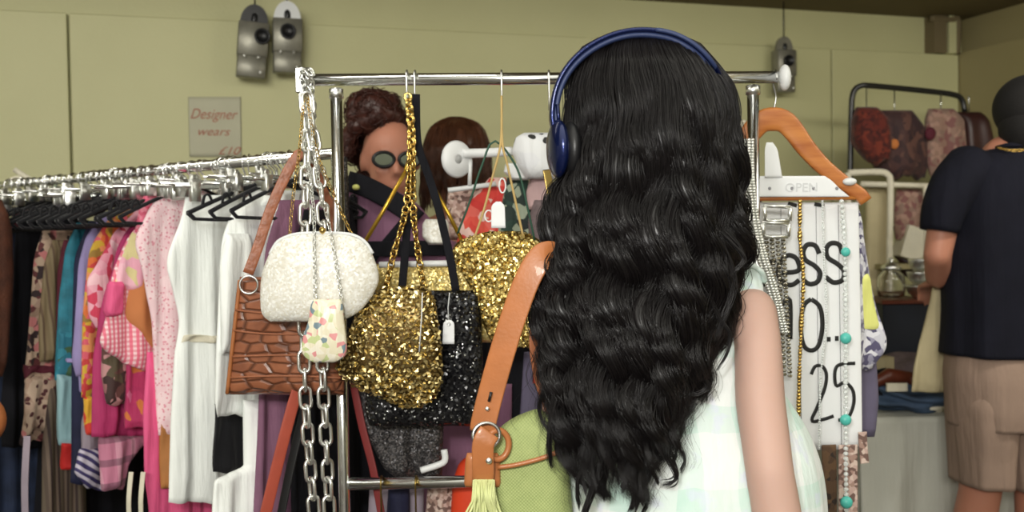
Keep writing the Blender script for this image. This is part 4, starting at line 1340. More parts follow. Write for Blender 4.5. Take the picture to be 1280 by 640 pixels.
for k, (x, lab) in enumerate([(477, 'left small wire hook on the lower chrome rail'), (520, 'right small wire hook on the lower chrome rail')]):
    c = P(x, 604, YR)
    pts = [c + [0, .0145 * math.cos(a), .0145 * math.sin(a)] for a in np.linspace(-.6, math.pi + .2, 12)] + [c + [0, -.012, -.03], c + [0, -.01, -.09]]
    o = mesh_obj('wire_hook', *sweep(np.array(pts), .002, sides=6), M['oldgold']); tag(o, lab, 'hook')
for k, (rows, Y, mk, nm, lab, cat) in enumerate([
    ([(330, 592, 720), (420, 596, 720), (520, 590, 720), (720, 585, 730)], 2.34, 'blackcloth', 'black_gown', 'long black gown hanging behind the gold sequin bag', 'dress'),
    ([(340, 432, 520), (480, 430, 520), (720, 425, 530)], 2.38, 'blackcloth', 'black_shirt_dress', 'black shirt dress hanging behind the gold mesh bag', 'dress'),
    ([(608, 462, 530), (660, 460, 530)], 2.16, 'greymauve', 'scarf', 'pale lilac scarf bunched under the lower rail', 'scarf'),
    ([(600, 486, 512), (660, 482, 512)], 2.12, 'navy', 'navy_scarf', 'navy scarf bunched under the lower rail', 'scarf'),
    ([(604, 535, 568), (660, 530, 570)], 2.13, 'beigelace', 'lace_scarf', 'beige lace scarf under the lower rail beside the red bag', 'scarf'),
    ([(440, 655, 720), (520, 650, 720), (560, 650, 720)], 2.22, 'slateviolet', 'violet_vest', 'slate violet vest behind the tan shoulder strap', 'vest'),
    ([(455, 668, 690), (480, 666, 690)], 2.18, 'red', 'red_scrap', 'small red cloth peeking beside the long hair', 'cloth')]):
    fr = Frame(P(rows[0][1], 400, Y), .05)
    o = mesh_obj(nm, *slab(fr, rows, .035, foldf(50 + k, .012, 9, .5)), M[mk]); tag(o, lab, cat)


# ------------------------------------------------------------------ wooden hanger, price board and necklaces at the right end
YH = 2.02
hg = thing('wooden_hanger', 968, 255, YH, 'orange varnished wooden coat hanger at the right end of the chrome rail', 'coat hanger')
cx = 966
rt = [(0, 149), (14, 152), (26, 164), (42, 186), (62, 208), (84, 226), (100, 238), (110, 245), (116, 253)]
pts = [(cx - x, y + x * .01) for x, y in rt[::-1][:-1]] + [(cx + x, y - x * .01) for x, y in rt]
P3 = resample(PL([(x, y, YH) for x, y in pts], YH), 60)
d = np.abs(np.linspace(-1, 1, 60))
mesh_obj('arms', *sweep(P3, .0165 + .008 * (1 - d) ** 1.5 - .003 * d, .0075, (0, -1, 0), 12, sq=3), M['wood'], hg)
mesh_obj('trouser_bar', *sweep(PL([(cx - 104, 249, YH), (cx + 110, 247, YH)], YH), .0052, .0055, (0, -1, 0), 10), M['wood'], hg)
hk = [P(cx + 2, 150, YH), P(cx + 1, 138, YH), P(cx + 4, 122, YH)]
cc = P(cx, 98, YR)
hk += [cc + [.004, .016 * math.cos(a), .016 * math.sin(a)] for a in np.linspace(-.3, math.pi + .3, 10)]
mesh_obj('hook', *sweep(resample(hk, 34), .002, sides=7), M['steel'], hg)
mesh_obj('knob', *ellipsoid(P(1062, 227, YH - .012), (.014, .010, .008)), M['whiteplastic'], hg, label='white plastic knob on the shoulder end')

cardf = Frame(P(1000, 234, YH - .014), 0)
cb = thing('card_label', 1000, 247, YH - .014, 'white card label slotted into the wooden hanger, with four small dots', 'label')
mesh_obj('card', *slab(cardf, [(220, 938, 1031), (226, 938, 1040), (236, 938, 1050), (246, 938, 1062)], .003, None, 20, 16, smooth=False), M['paper'], cb, cardf)
for x in (962, 990, 1017, 1046):
    mesh_obj('dot', *ellipsoid(cardf.hit(x, 235.5, -.0018), (.0032, .001, .0036), None, 10, 6), M['greyink'], cb)
text_obj('print', 'OPEN', cardf, 981, 240, 16, plain('faint_print', srgb(208, 210, 212), .6, 0, 0), cb, 0, 1.0, off=-.0022)
o = mesh_obj('tag_strip', *slab(Frame(P(966, 200, YH - .018), .1), [(178, 958, 966), (186, 956, 972), (222, 956, 978)], .003, None, 10, 16), M['paper']); tag(o, 'white paper strip standing up behind the card label on the wooden hanger', 'paper strip')

SFr = Frame(P(1010, 400, YH + .03), 0.02)
sg = thing('price_board', 1010, 562, YH + .03, 'white price board with black hand-painted writing below the wooden hanger', 'sign')
mesh_obj('board', *slab(SFr, [(253, 946, 1073), (400, 947, 1076), (562, 950, 1078)], .010, None, 30, 30, smooth=False, edge=12), M['paper'], sg, SFr)
for x in (976, 998, 1020, 1048):
    mesh_obj('groove', *sweep([SFr.hit(x, 256, -.0055), SFr.hit(x + 4, 560, -.0055)], .0008, .0006, sides=4), M['greyink'], sg)


def stroke(pts, w, name='letter'):
    p = resample([SFr.hit(x, y, -.0062) for x, y in pts], max(8, 6 * len(pts)))
    v, f = sweep(p, w / 2 * YH / F, .0007, (0, -1, 0), 8, sq=2.5)
    return v, f


def letter(strokes, w):
    mb = MB()
    for s_ in strokes: mb.add(stroke(s_, w))
    mb.build('letter', M['ink'], sg)


letter([[(956, 326), (957, 358)], [(957, 338), (962, 328), (970, 325)]], 6)
letter([[(977, 341), (998, 338), (996, 324), (986, 319), (976, 326), (973, 342), (979, 354), (990, 356), (999, 350)]], 6.5)
letter([[(1024, 317), (1019, 307), (1009, 306), (1004, 315), (1007, 325), (1018, 332), (1025, 341), (1022, 352), (1012, 355), (1003, 349)]], 6.5)
letter([[(1053, 317), (1049, 306), (1039, 304), (1033, 311), (1035, 322), (1047, 330), (1055, 339), (1053, 350), (1042, 353), (1032, 346)]], 6.5)
letter([[(975, 385), (987, 374), (988, 424)]], 6)
letter([[(1014, 374), (1005, 382), (1001, 405), (1004, 430), (1013, 438), (1023, 432), (1028, 408), (1025, 384), (1014, 374)]], 6)
letter([[(1036, 421), (1036, 427)]], 5)
letter([[(1046, 420), (1046, 426)]], 5)
letter([[(1014, 468), (1019, 458), (1028, 458), (1033, 468), (1031, 485), (1022, 508), (1015, 526), (1030, 524), (1042, 520)]], 4.6)
letter([[(1069, 454), (1046, 458), (1045, 482), (1056, 478), (1066, 488), (1067, 505), (1060, 522), (1048, 525)]], 4.6)
letter([[(985, 254), (996, 257)], [(1018, 255), (1030, 257)]], 5)

# necklaces and belts hanging in front of the board
YN = YH - .02
o = mesh_obj('gold_necklace', *beads(PL([(1000, 252), (1000, 300), (1004, 345), (1002, 400), (999, 470), (998, 545)], YN), .0045, 1.5, 8, .5), M['gold']); tag(o, 'gold bead necklace hanging before the price board', 'necklace')
o = mesh_obj('crystal_strand', *beads(PL([(1028, 252), (1030, 320), (1033, 400), (1026, 470), (1024, 560)], YN), .0026, 2.0, 8, .3), M['clearbead']); tag(o, 'thin clear bead strand between the letters of the price board', 'necklace')
tn = thing('turquoise_necklace', 1057, 640, YN, 'clear bead necklace with turquoise stones at the right edge of the price board', 'necklace')
mesh_obj('beads', *beads(PL([(1052, 252), (1056, 320), (1057, 420), (1057, 520), (1058, 650)], YN), .0048, 2.1, 10, .3), M['clearbead'], tn)
for x, y, r in ((1057, 315, .0095), (1057, 423, .0115), (1057, 525, .0115), (1058, 628, .0125)):
    mesh_obj('stone', *ellipsoid(P(x, y, YN - .004), (r, r * .8, r), None, 16, 10), M['turquoise'], tn)
bl = thing('silver_belt', 970, 420, YN, 'silver woven belt with square rhinestone buckles hanging behind the woman\'s shoulder', 'belt')
for (x0, x1, y0, y1) in ((955, 988, 257, 276), (953, 986, 278, 296)):
    mb = MB()
    c4 = [(x0, y0), (x1, y0 + 2), (x1 - 1, y1), (x0 + 2, y1)]
    q = PL([(x, y, YN - .01) for x, y in c4 + [c4[0]]], YN)
    for i in range(4): mb.add(sweep([q[i], q[i + 1]], .0042, .004, sides=6))
    mb.build('buckle', M['silver'], bl)
mb = MB()
for y in np.arange(298, 470, 5.0):
    for x in (958, 965, 972, 979):
        mb.add(ellipsoid(P(x + (y - 298) * .05, y + (x % 2) * 2, YN), (.0052, .004, .0036), None, 8, 5))
mb.build('band', sequin_mat('silver_rhinestones', [srgb(176, 172, 158), srgb(210, 208, 196), srgb(120, 112, 92)], 300, .9, 1, .25), bl)
bl2 = thing('rhinestone_belt', 948, 320, 1.96, 'silver rhinestone belt winding down the right chrome post', 'belt')
mb = MB()
cp = resample(PL([(936, 175, 1.965), (936, 215, 1.965), (939, 250, 1.965), (944, 285, 1.965), (953, 322, 1.965), (968, 370, 1.97), (978, 415, 1.98)], 1.96), 70)
for i, p in enumerate(cp):
    for k in (-1, 0, 1): mb.add(ellipsoid(p + [k * .0075, -.002 * (k == 0), 0], (.0042, .004, .0036), None, 8, 5))
mb.build('stones', M['silver'], bl2)
mesh_obj('backing', *sweep(cp + [0, .003, 0], .012, .002, (0, -1, 0), 8), M['steel'], bl2)
for nm, pts, w, mk, lab in [('leopard_belt', [(1036, 556), (1037, 600), (1037, 655)], .030, 'leopard', 'dark brown leopard print strap below the price board'),
                            ('lace_belt', [(1060, 556), (1060, 600), (1060, 655)], .040, 'beigelace', 'beige lace strap below the price board behind the turquoise stone'),
                            ('lace_ribbon', [(1078, 540), (1079, 560), (1081, 579)], .018, 'beigelace', 'short lace ribbon end beside the lower right corner of the price board')]:
    v, f = strap(PL([(x, y, YH + .01) for x, y in pts], YH), w, .004, (0.05, -1, 0))
    o = mesh_obj(nm, v, f, M[mk]); tag(o, lab, 'strap')
lf = Frame(P(1085, 380, 2.12), .3)
lb = thing('lace_blouse', 1085, 460, 2.12, 'grey and white lace blouse with pale yellow panels beside the price board', 'blouse')
mesh_obj('body', *slab(lf, [(262, 1050, 1074), (292, 1040, 1078), (340, 1040, 1087), (390, 1040, 1096), (428, 1040, 1107), (440, 1040, 1104), (460, 1040, 1094)], .03, foldf(71, .009, 12, .5), 50, 44, hem=.006), M['yellowlace'], lb, lf)
mesh_obj('yellow_panel', *slab(lf, [(340, 1066, 1084), (380, 1070, 1092), (412, 1072, 1098), (418, 1072, 1086)], .034, foldf(71, .009, 12, .5), 20, 20), M['yellow'], lb, lf)
o = mesh_obj('violet_skirt', *slab(Frame(P(1085, 500, 2.18), .2), [(430, 1040, 1094), (500, 1040, 1098), (546, 1040, 1094)], .03, foldf(72, .008, 10, .5)), M['slateviolet']); tag(o, 'slate violet skirt hanging under the lace blouse', 'skirt')
# garments glimpsed between the hair and the right post
for k, (rows, Y, mk, nm, lab, cat) in enumerate([
    ([(182, 906, 926), (200, 900, 930), (222, 896, 930)], 2.3, 'browndark', 'brown_scarf', 'brown scarf between the hair and the right chrome post', 'scarf'),
    ([(150, 908, 932), (180, 905, 934)], 2.36, 'offwhite', 'cream_cloth', 'cream cloth scrap above the brown scarf by the right post', 'cloth'),
    ([(222, 890, 934), (246, 890, 934)], 2.34, 'offwhite', 'cream_blouse', 'cream blouse below the brown scarf by the right post', 'blouse'),
    ([(250, 890, 952), (330, 880, 960), (480, 880, 990), (640, 880, 1030)], 2.4, 'blackcloth', 'black_jacket', 'black jacket hanging behind the rhinestone belt', 'jacket')]):
    fr = Frame(P(rows[0][1], 250, Y), .0)
    o = mesh_obj(nm, *slab(fr, rows, .03, foldf(80 + k, .006, 9, .5)), M[mk]); tag(o, lab, cat)


# ------------------------------------------------------------------ people
def tubes(Pth, rad, sides=3):
    """Pth [N,K,3], rad [N,K] -> one mesh of thin strands"""
    N, K, _ = Pth.shape
    T = np.gradient(Pth, axis=1); T /= np.linalg.norm(T, axis=2)[..., None] + 1e-12
    ref = np.array([0.0, -1.0, 0.0])
    B = np.cross(T, ref); B /= np.linalg.norm(B, axis=2)[..., None] + 1e-9
    Nn = np.cross(B, T)
    th = np.arange(sides) * 2 * math.pi / sides + math.pi / 6
    V = Pth[:, :, None] + rad[..., None, None] * (np.cos(th)[None, None, :, None] * B[:, :, None] + np.sin(th)[None, None, :, None] * Nn[:, :, None])
    V = V.reshape(-1, 3)
    i = np.arange(N)[:, None, None]; k = np.arange(K - 1)[None, :, None]; s = np.arange(sides)[None, None, :]
    b = (i * K + k) * sides; s2 = (s + 1) % sides
    Fc = np.stack(np.broadcast_arrays(b + s, b + s2, b + sides + s2, b + sides + s), -1).reshape(-1, 4)
    return V, Fc


def hair_locks(rows, Yc, depth, ends, nl, ns, seed, wave=(.009, .007), wl=.078, wstart=150, wfull=300, rho=.012, r0=.0007, K=52, qlim=1.0, front=True, layers=(.80, 1.0), stray=0.05, coh=.55, yk=1.0):
    """rows (py, xl, xr) outline; depth(py) half depth; ends(q) picture y of the tip; returns (strand mesh, core lock mesh)"""
    rr = np.random.RandomState(seed)
    R = np.array(rows, float)
    S_, Rd, L_, Lr = [], [], [], []
    y0 = R[0, 0]
    scr = Yc / F
    for l in range(nl):
        q = rr.uniform(-1, 1) * qlim
        q = math.copysign(abs(q) ** .92, q)
        lay = rr.uniform(*layers)
        ye = ends(q) + rr.normal(0, 9)
        ye = 287 + (ye - 287) * yk
        y = y0 + (ye - y0) * (np.linspace(0, 1, K) ** 1.15)
        xl = np.interp(y, R[:, 0], R[:, 1]); xr = np.interp(y, R[:, 0], R[:, 2])
        mid = (xl + xr) / 2; half = (xr - xl) / 2 * (.94 if lay > .97 else lay + .02)
        drift = rr.normal(0, .05) * np.clip((y - 200) / 300, 0, 1)
        x = mid + np.clip(q + drift, -1, 1) * half
        d = np.array([depth(a) for a in y]) * lay * math.sqrt(max(0, 1 - q * q * .96)) * (1 if front else 1)
        g = np.clip((y - wstart) / (wfull - wstart), 0, 1)
        ph = (3.2 * math.sin(q * 3.1 + seed) + 1.7 * math.sin(q * 7.3) + rr.normal(0, coh)); w = wl * rr.uniform(.92, 1.1); arc = (y - y0) * scr
        am = rr.uniform(.5, 1.35)
        t1 = 6.283 * arc / w + ph + .9 * np.sin(arc / w * .9 + q * 5 + ph * .3)
        dx = wave[0] * am * g * np.sin(t1); dd = wave[1] * am * g * np.cos(t1 + .5)
        c = np.array([P(x[i], y[i], Yc) for i in range(K)])
        c[:, 0] += dx; c[:, 1] = Yc - d - dd
        v = np.linspace(0, 1, K)
        prof = np.clip(.45 + .55 * np.minimum(1, v * 5), 0, 1) * np.clip((1.0 - v) * 3.2, .04, 1) ** .85
        L_.append(c + np.array([0, .004, 0])); Lr.append(rho * .55 * prof * rr.uniform(.7, 1.1))
        for s_ in range(ns):
            a = rr.uniform(0, 6.28); rad = math.sqrt(rr.uniform(0, 1)) * rho
            spin = rr.uniform(-1.5, 1.5) * v * 2
            o = np.stack([np.cos(a + spin) * rad * prof, np.sin(a + spin) * rad * prof * .7, rr.normal(0, .003) * v], 1)
            if rr.rand() < stray: o = o + np.stack([rr.normal(0, .010) * v ** 2 + .003 * np.sin(v * 30 + a) * v, rr.normal(0, .005) * v ** 2, 0 * v], 1)
            S_.append(c + o); Rd.append(r0 * np.clip((1 - v) * 5, .25, 1) * rr.uniform(.7, 1.3))
    return tubes(np.array(S_), np.array(Rd)), tubes(np.array(L_), np.array(Lr), 7)


def fast_mesh(name, vf, m, root, label=None):
    V, Fc = vf
    return mesh_obj(name, V, Fc.tolist() if hasattr(Fc, 'tolist') else Fc, m, root, None, True, label)


def hand(mb, wrist, fdir, pnorm, s=1.0, curl=0.5, side=1):
    """palm, four curled fingers and a thumb added as solids to mb"""
    f = np.asarray(fdir, float); f /= np.linalg.norm(f); n = np.asarray(pnorm, float); n = n - f * np.dot(n, f); n /= np.linalg.norm(n)
    w = np.cross(f, n) * side
    wrist = np.asarray(wrist, float)
    pc = wrist + f * .048 * s
    mb.add(ellipsoid(pc, (.047 * s, .038 * s, .014 * s), np.stack([f, w, n], 1)))
    for k in range(4):
        L = (.070, .078, .073, .058)[k] * s
        b = wrist + f * .082 * s + w * (.028 - .0185 * k) * s
        pts = [b - f * .02 * s, b]; d = f; a = curl
        for sg in (.45, .32, .26):
            ang = a * .9
            d = d * math.cos(ang) + n * math.sin(ang) * 1.0
            d = d / np.linalg.norm(d)
            pts.append(pts[-1] + d * L * sg)
        mb.add(limb(pts, [.0085 * s, .0088 * s, .0080 * s, .0072 * s, .0062 * s]))
    b = wrist + f * .025 * s + w * .030 * s
    pts = [b - w * .01 * s, b + (f * .5 + w * .7 + n * .2) * .030 * s, b + (f * .85 + w * .75 + n * .6) * .050 * s, b + (f * 1.2 + w * .6 + n * .8) * .062 * s]
    mb.add(limb(pts, [.012 * s, .0105 * s, .009 * s, .0075 * s]))


def head(mb, c, fwd, up=(0, 0, 1), s=1.0):
    """skull, jaw, nose, brow, ears and lips as solids; returns the local axes"""
    f = np.asarray(fwd, float); f /= np.linalg.norm(f); u = np.asarray(up, float); u = u - f * np.dot(u, f); u /= np.linalg.norm(u)
    r = np.cross(f, u); rot = np.stack([r, f, u], 1)
    c = np.asarray(c, float)
    def W(x, y, z): return c + (r * x + f * y + u * z) * s
    mb.add(ellipsoid(W(0, -.008, .022), np.array([.074, .092, .088]) * s, rot))
    mb.add(ellipsoid(W(0, .022, -.035), np.array([.058, .066, .078]) * s, rot))
    mb.add(ellipsoid(W(0, .050, -.090), np.array([.026, .026, .020]) * s, rot))
    mb.add(limb([W(0, .083, .012), W(0, .103, -.022)], [.008 * s, .012 * s]))
    mb.add(ellipsoid(W(0, .098, -.028), np.array([.016, .012, .009]) * s, rot))
    mb.add(ellipsoid(W(0, .074, .030), np.array([.050, .016, .010]) * s, rot))
    mb.add(ellipsoid(W(0, .082, -.056), np.array([.024, .010, .006]) * s, rot))
    mb.add(ellipsoid(W(0, .080, -.066), np.array([.020, .010, .007]) * s, rot))
    for k in (-1, 1):
        mb.add(ellipsoid(W(k * .033, .068, -.022), np.array([.022, .016, .018]) * s, rot))
        mb.add(ellipsoid(W(k * .076, -.004, -.006), np.array([.008, .018, .030]) * s, rot))
    return W, rot


def eyes(W, rot, root, s=1.0, col='blackplastic'):
    for k in (-1, 1):
        o = mesh_obj('eye', *ellipsoid(W(k * .031, .073, .008), np.array([.015, .010, .0105]) * s, rot), M['whiteplastic'], root)
        mesh_obj('iris', *ellipsoid(W(k * .031, .0805, .008), np.array([.006, .004, .006]) * s, rot, 12, 8), M[col], o)
        arc = [W(k * (.031 + x), .0835 - abs(x) * .25, .013 + .005 * math.cos(x / .016 * 1.5)) for x in np.linspace(-.016, .016, 8)]
        mesh_obj('eyelid_line', *sweep(np.array(arc), .0016 * s, sides=6), M['blackplastic'], o)
        mesh_obj('eyebrow', *sweep(np.array([W(k * (.031 + x), .086 - abs(x) * .3, .034 - abs(x) * .15) for x in np.linspace(-.018, .018, 8)]), .0028 * s, sides=6), M['menhair'], root)


# --- the woman with the headphones, seen from behind
YW = 1.45
gc = P(810, 600, YW)
wm = empty('person', (gc[0], gc[1], 0.0), 'woman seen from behind with long wavy black hair and a pale sleeveless top', 'person')
B = MB()
hc = P(800, 168, 1.43)
Wf, rot = head(B, hc, (-.12, 1, -.02), s=1.0)
neck = P(806, 330, 1.47)
B.add(limb([hc + [0, 0, -.05], hc + [0, .0, -.12], neck], [.05, .048, .058]))
shR = P(940, 390, 1.445); shL = P(712, 392, 1.50)
elR = P(962, 590, 1.345); elR2 = P(974, 660, 1.34)
B.add(limb([neck + [0, 0, -.02], P(870, 368, 1.48), shR], [.05, .034, .030]))
B.add(limb([neck + [0, 0, -.02], P(750, 368, 1.49), shL], [.05, .034, .030]))
pel = np.array([gc[0], 1.48, .93])
B.add(limb([neck + [0, 0, -.08], np.array([gc[0], 1.47, 1.22]), np.array([gc[0], 1.47, 1.08]), pel], [.080, .085, .080, .095]))
for k in (-1, 1): B.add(limb([np.array([gc[0] + k * .05, 1.48, 1.25]), pel + [k * .05, 0, 0]], [.062, .085]))
B.add(limb([shR, P(947, 425, 1.41), P(950, 500, 1.378), elR, elR2], [.036, .0335, .0345, .033, .034]))
wrR = np.array([elR2[0] + .01, 1.64, elR2[2] + .02])
B.add(limb([elR2, elR2 * .5 + wrR * .5, wrR], [.034, .032, .023]))
hand(B, wrR, (0, 1, .05), (0, .2, -1), .95, .5, 1)
elL = np.array([shL[0] - .01, 1.60, 1.10]); wrL = np.array([shL[0] + .03, 1.80, 1.16])
B.add(limb([shL, elL], [.036, .033])); B.add(limb([elL, wrL], [.033, .022])); hand(B, wrL, (.1, 1, .1), (0, .2, -1), .95, .5, -1)
for k in (-1, 1):
    hip = pel + [k * .085, 0, -.03]; kn = np.array([hip[0] + k * .005, 1.46, .50]); an = np.array([hip[0], 1.48, .085])
    B.add(limb([hip, (hip + kn) / 2, kn, kn * .6 + an * .4, an], [.085, .072, .052, .052, .035]))
    B.add(limb([an + [0, 0, -.035], an + [0, .15, -.055]], [.034, .026]))
fuse(B, 'body', M['skin'], wm, .0065, 8)
# trousers and shoes
for k in (-1, 1):
    hip = pel + [k * .085, 0, .03]
    z = np.linspace(.93, .12, 24); tt_ = np.linspace(0, 1, 24)
    pts = np.stack([np.full(24, hip[0]), 1.465 + .0 * tt_, z], 1)
    mesh_obj('trouser_leg', *sweep(pts, .100 - .028 * tt_, .105 - .035 * tt_, (0, -1, 0), 24), M['denim'], wm)
    mesh_obj('shoe', *box((hip[0], 1.53, .045), (.095, .27, .085), None, .45), M['white'], wm)
# sleeveless top
rowsT = [(329, 700, 944, .022), (338, 688, 952, .035), (352, 680, 956, .052), (380, 672, 950, .064), (430, 676, 950, .074), (470, 682, 962, .082), (500, 688, 984, .088), (530, 694, 1004, .094), (560, 698, 1018, .108), (600, 700, 1027, .118), (680, 690, 1032, .130), (790, 682, 1040, .145), (850, 678, 1046, .15)]
mesh_obj('sleeveless_top', *loft(rowsT, 1.475, .0035, 7, 90, 70, 3, sq=2.3, foldtop=.1), M['womantop'], wm)
mesh_obj('armhole_trim', *sweep(resample(PL([(926, 334, 1.452), (940, 333, 1.45), (952, 340, 1.455), (956, 352, 1.47)], 1.4), 14), .004, sides=8), M['womantop'], wm)

# hair
def wdepth(y):
    return float(np.interp(y, [40, 60, 90, 150, 220, 320, 450, 640], [.01, .062, .096, .118, .118, .125, .135, .12]))
rowsH = [(40, 795, 811), (46, 762, 846), (58, 735, 868), (78, 722, 882), (110, 713, 902), (150, 711, 912), (205, 708, 917), (235, 694, 917), (270, 687, 919), (320, 680, 920), (380, 676, 906), (440, 676, 888), (500, 680, 868), (560, 694, 856), (610, 714, 846), (650, 730, 838)]
def wends(q):
    return float(np.interp(q, [-1, -.85, -.66, -.5, -.3, -.12, .02, .14, .28, .45, .7, .85, 1], [540, 575, 618, 626, 580, 555, 600, 630, 612, 565, 572, 535, 465]))
st, core = hair_locks(rowsH, 1.43, wdepth, wends, 125, 85, 21, wave=(.0135, .014), wl=.115, wstart=90, wfull=300, r0=.00048, K=64, coh=.35, stray=.22, rho=.0185, yk=.93)
hr = fast_mesh('hair', core, M['hair'], wm)
fast_mesh('hair_strands', st, M['hair'], hr)
inner = [(44, 775, 830, .02), (60, 746, 858, .055), (90, 726, 880, .08), (150, 718, 898, .10), (220, 712, 903, .105), (320, 700, 902, .108), (420, 694, 880, .11), (480, 704, 862, .11), (520, 722, 840, .09), (540, 740, 815, .06)]
mesh_obj('hair_mass', *loft(inner, 1.432, .003, 11, 60, 50, 8), M['hair'], hr)
# loose curls on the right and by the strap
cur = []
def curl_(pts, n, sp, Y=1.33):
    p = resample(PL([(x, y, Y) for x, y in pts], Y), 52)
    for _ in range(n):
        v = np.linspace(0, 1, 52)[:, None]
        cur.append(p + NR.normal(0, sp, 3) * (1.1 - v) + NR.normal(0, sp * .8, 3) * v)
curl_([(905, 290), (922, 308), (930, 322), (924, 334), (912, 344)], 26, .0025)
curl_([(898, 300), (912, 330), (916, 360), (906, 390), (896, 420)], 30, .003)
curl_([(880, 360), (900, 400), (912, 418), (908, 440), (896, 462)], 18, .0016)
curl_([(862, 430), (880, 470), (884, 484), (872, 492), (856, 490)], 30, .0022)
curl_([(850, 440), (858, 480), (856, 510), (850, 522)], 30, .003)
curl_([(830, 560), (845, 590), (842, 602), (828, 606)], 26, .003)
curl_([(700, 480), (690, 520), (686, 560), (690, 585)], 30, .0026)
curl_([(752, 580), (742, 610), (734, 632), (728, 648)], 40, .003)
curl_([(790, 590), (796, 615), (790, 640)], 40, .004)
curl_([(742, 560), (722, 600), (726, 630)], 14, .002)
cur = np.array(cur)
fast_mesh('hair_curls', tubes(cur, np.tile(.0007 * np.clip((1 - np.linspace(0, 1, 52)) * 5, .3, 1), (len(cur), 1))), M['hair'], hr)

# headphones
hp = empty('headphones', P(800, 120, 1.43), 'blue over-ear headphones worn over the woman\'s black hair', 'headphones')
bpts = [(698, 178), (690, 150), (694, 115), (708, 86), (732, 62), (765, 45), (800, 39), (838, 44), (868, 60), (890, 84), (903, 112), (904, 150), (898, 180)]
bp = resample(PL([(x, y, 1.375 if x < 880 else (1.385 if y < 100 else 1.43)) for x, y in bpts], 1.4), 60)
cen = P(800, 170, 1.375)
refb = bp - cen
mesh_obj('headband', *sweep(bp, .016, .0042, refb, 14, sq=3), M['bluemetal'], hp)
mesh_obj('headband_pad', *sweep(cen + (bp - cen) * .955, .0125, .004, refb, 12, sq=3), M['greypad'], hp)
mesh_obj('band_edge', *sweep(cen + (bp[30:56] - cen) * 1.0 + [0, -.0165, 0], .0028, .0030, refb[30:56], 8), M['greypad'], hp, label='pale grey inner edge of the band')
text_obj('headband_print', 'SONY', Frame(P(795, 50, 1.386), 0), 778, 52, 9, M['greyink'], hp, 0, 1.3, off=-.001) if False else None
for sx, (x, y, yc_) in ((-1, (703, 186, 1.365)), (1, (893, 192, 1.44))):
    c = P(x, y, yc_)
    rotc = np.array(Matrix.Rotation(-.25 * sx, 3, 'Z'))
    cup = mesh_obj('ear_cup', *ellipsoid(c + [sx * .006, 0, 0], (.014, .033, .040), rotc, 28, 18), M['bluemetal'], hp)
    mesh_obj('ear_cushion', *ellipsoid(c - [sx * .010, 0, 0], (.014, .031, .037), rotc, 24, 14), M['blackplastic'], cup)
    mesh_obj('slider', *sweep([c + [sx * .004, 0, .03], c + [sx * .006, 0, .06]], .008, .003, (sx, 0, 0), 8), M['bluemetal'], cup)

# the woman's bag: long tan strap, ring, green woven body and raffia tassel
YB = 1.40
wb_ = empty('woven_bag', P(650, 660, YB), 'green woven raffia shoulder bag with tan leather strap hanging at the woman\'s side', 'handbag')
sp1 = [(704, 326, 1.375), (690, 318, 1.36), (676, 322, 1.352), (660, 348, 1.35), (644, 390, 1.352), (628, 440, 1.355), (614, 490, 1.36), (605, 526, 1.362), (603, 540, 1.364)]
mesh_obj('strap', *strap(PL(sp1, 1.4), .036, .004, (-.25, -1, .1), 70, 14), M['tan'], wb_)
mesh_obj('strap', *strap(PL([(712, 330, 1.40), (692, 345, 1.395), (677, 385, 1.39), (672, 430, 1.39), (680, 480, 1.40), (696, 520, 1.41)], 1.4), .026, .004, (.5, -1, .1), 60, 14), M['tandark'], wb_, label='worn brown rear strap')
mesh_obj('strap_slot', *sweep(PL([(614, 490, 1.352), (611, 502, 1.353)], 1.3), .0022, .001, sides=6), M['blackplastic'], wb_)
mesh_obj('ring', *ring(P(608, 544, 1.352), .0165, .0026, (.15, -1, .1), 30, 10, 1.1), M['steel'], wb_)
mesh_obj('tab', *strap(PL([(612, 540, 1.345), (604, 556, 1.342), (604, 590, 1.35), (603, 606, 1.36)], 1.35), .030, .005, (0, -1, 0), 30), M['tan'], wb_)
mesh_obj('side_tab', *slab(Frame(P(604, 590, 1.37), 0), [(566, 584, 622), (572, 582, 625), (604, 580, 626), (609, 582, 624)], .014, None, 24, 20, smooth=False, puff=True, edge=6), M['tan'], wb_)
mesh_obj('rivet', *ellipsoid(P(611, 576, 1.338), (.0045, .003, .0045)), M['silver'], wb_)
mesh_obj('rivet', *ellipsoid(P(609, 511, 1.352), (.003, .002, .003)), M['silver'], wb_)
mesh_obj('tab_loop', *ring(P(622, 556, 1.36), .020, .0045, (.3, -1, 0), 26, 8, .8), M['tan'], wb_)
bf_ = Frame(P(660, 580, 1.40), -.05)
mesh_obj('body', *slab(bf_, [(512, 668, 676), (520, 645, 690), (530, 626, 700), (545, 618, 704), (580, 614, 710), (620, 612, 714), (700, 604, 722), (760, 608, 716)], .07, foldf(91, .005, 6, .4), 60, 50, puff=True, edge=5), M['greenweave'], wb_, bf_)
mesh_obj('trim_cord', *sweep(resample([bf_.hit(x, y, -.042) for x, y in ((622, 584), (640, 582), (662, 577), (682, 571), (704, 562))], 20), .0034, sides=8), M['redleather'] if False else M['tan'], wb_)
tsl = []
for i in range(60):
    x0 = 604 + NR.uniform(-12, 14); x1 = 606 + (x0 - 604) * 2.1 + NR.normal(0, 4)
    k = resample(PL([(x0, 600, 1.352), (x0 + NR.normal(0, 2), 622, 1.34 + NR.normal(0, .006)), (x1, 655 + NR.uniform(0, 20), 1.345 + NR.normal(0, .008)), (x1 + NR.normal(0, 3), 700, 1.35)], 1.35), 52)
    tsl.append(k)
tsl = np.array(tsl)
fast_mesh('tassel', tubes(tsl, np.full(tsl.shape[:2], .0016), 6), M['raffia'], wb_)

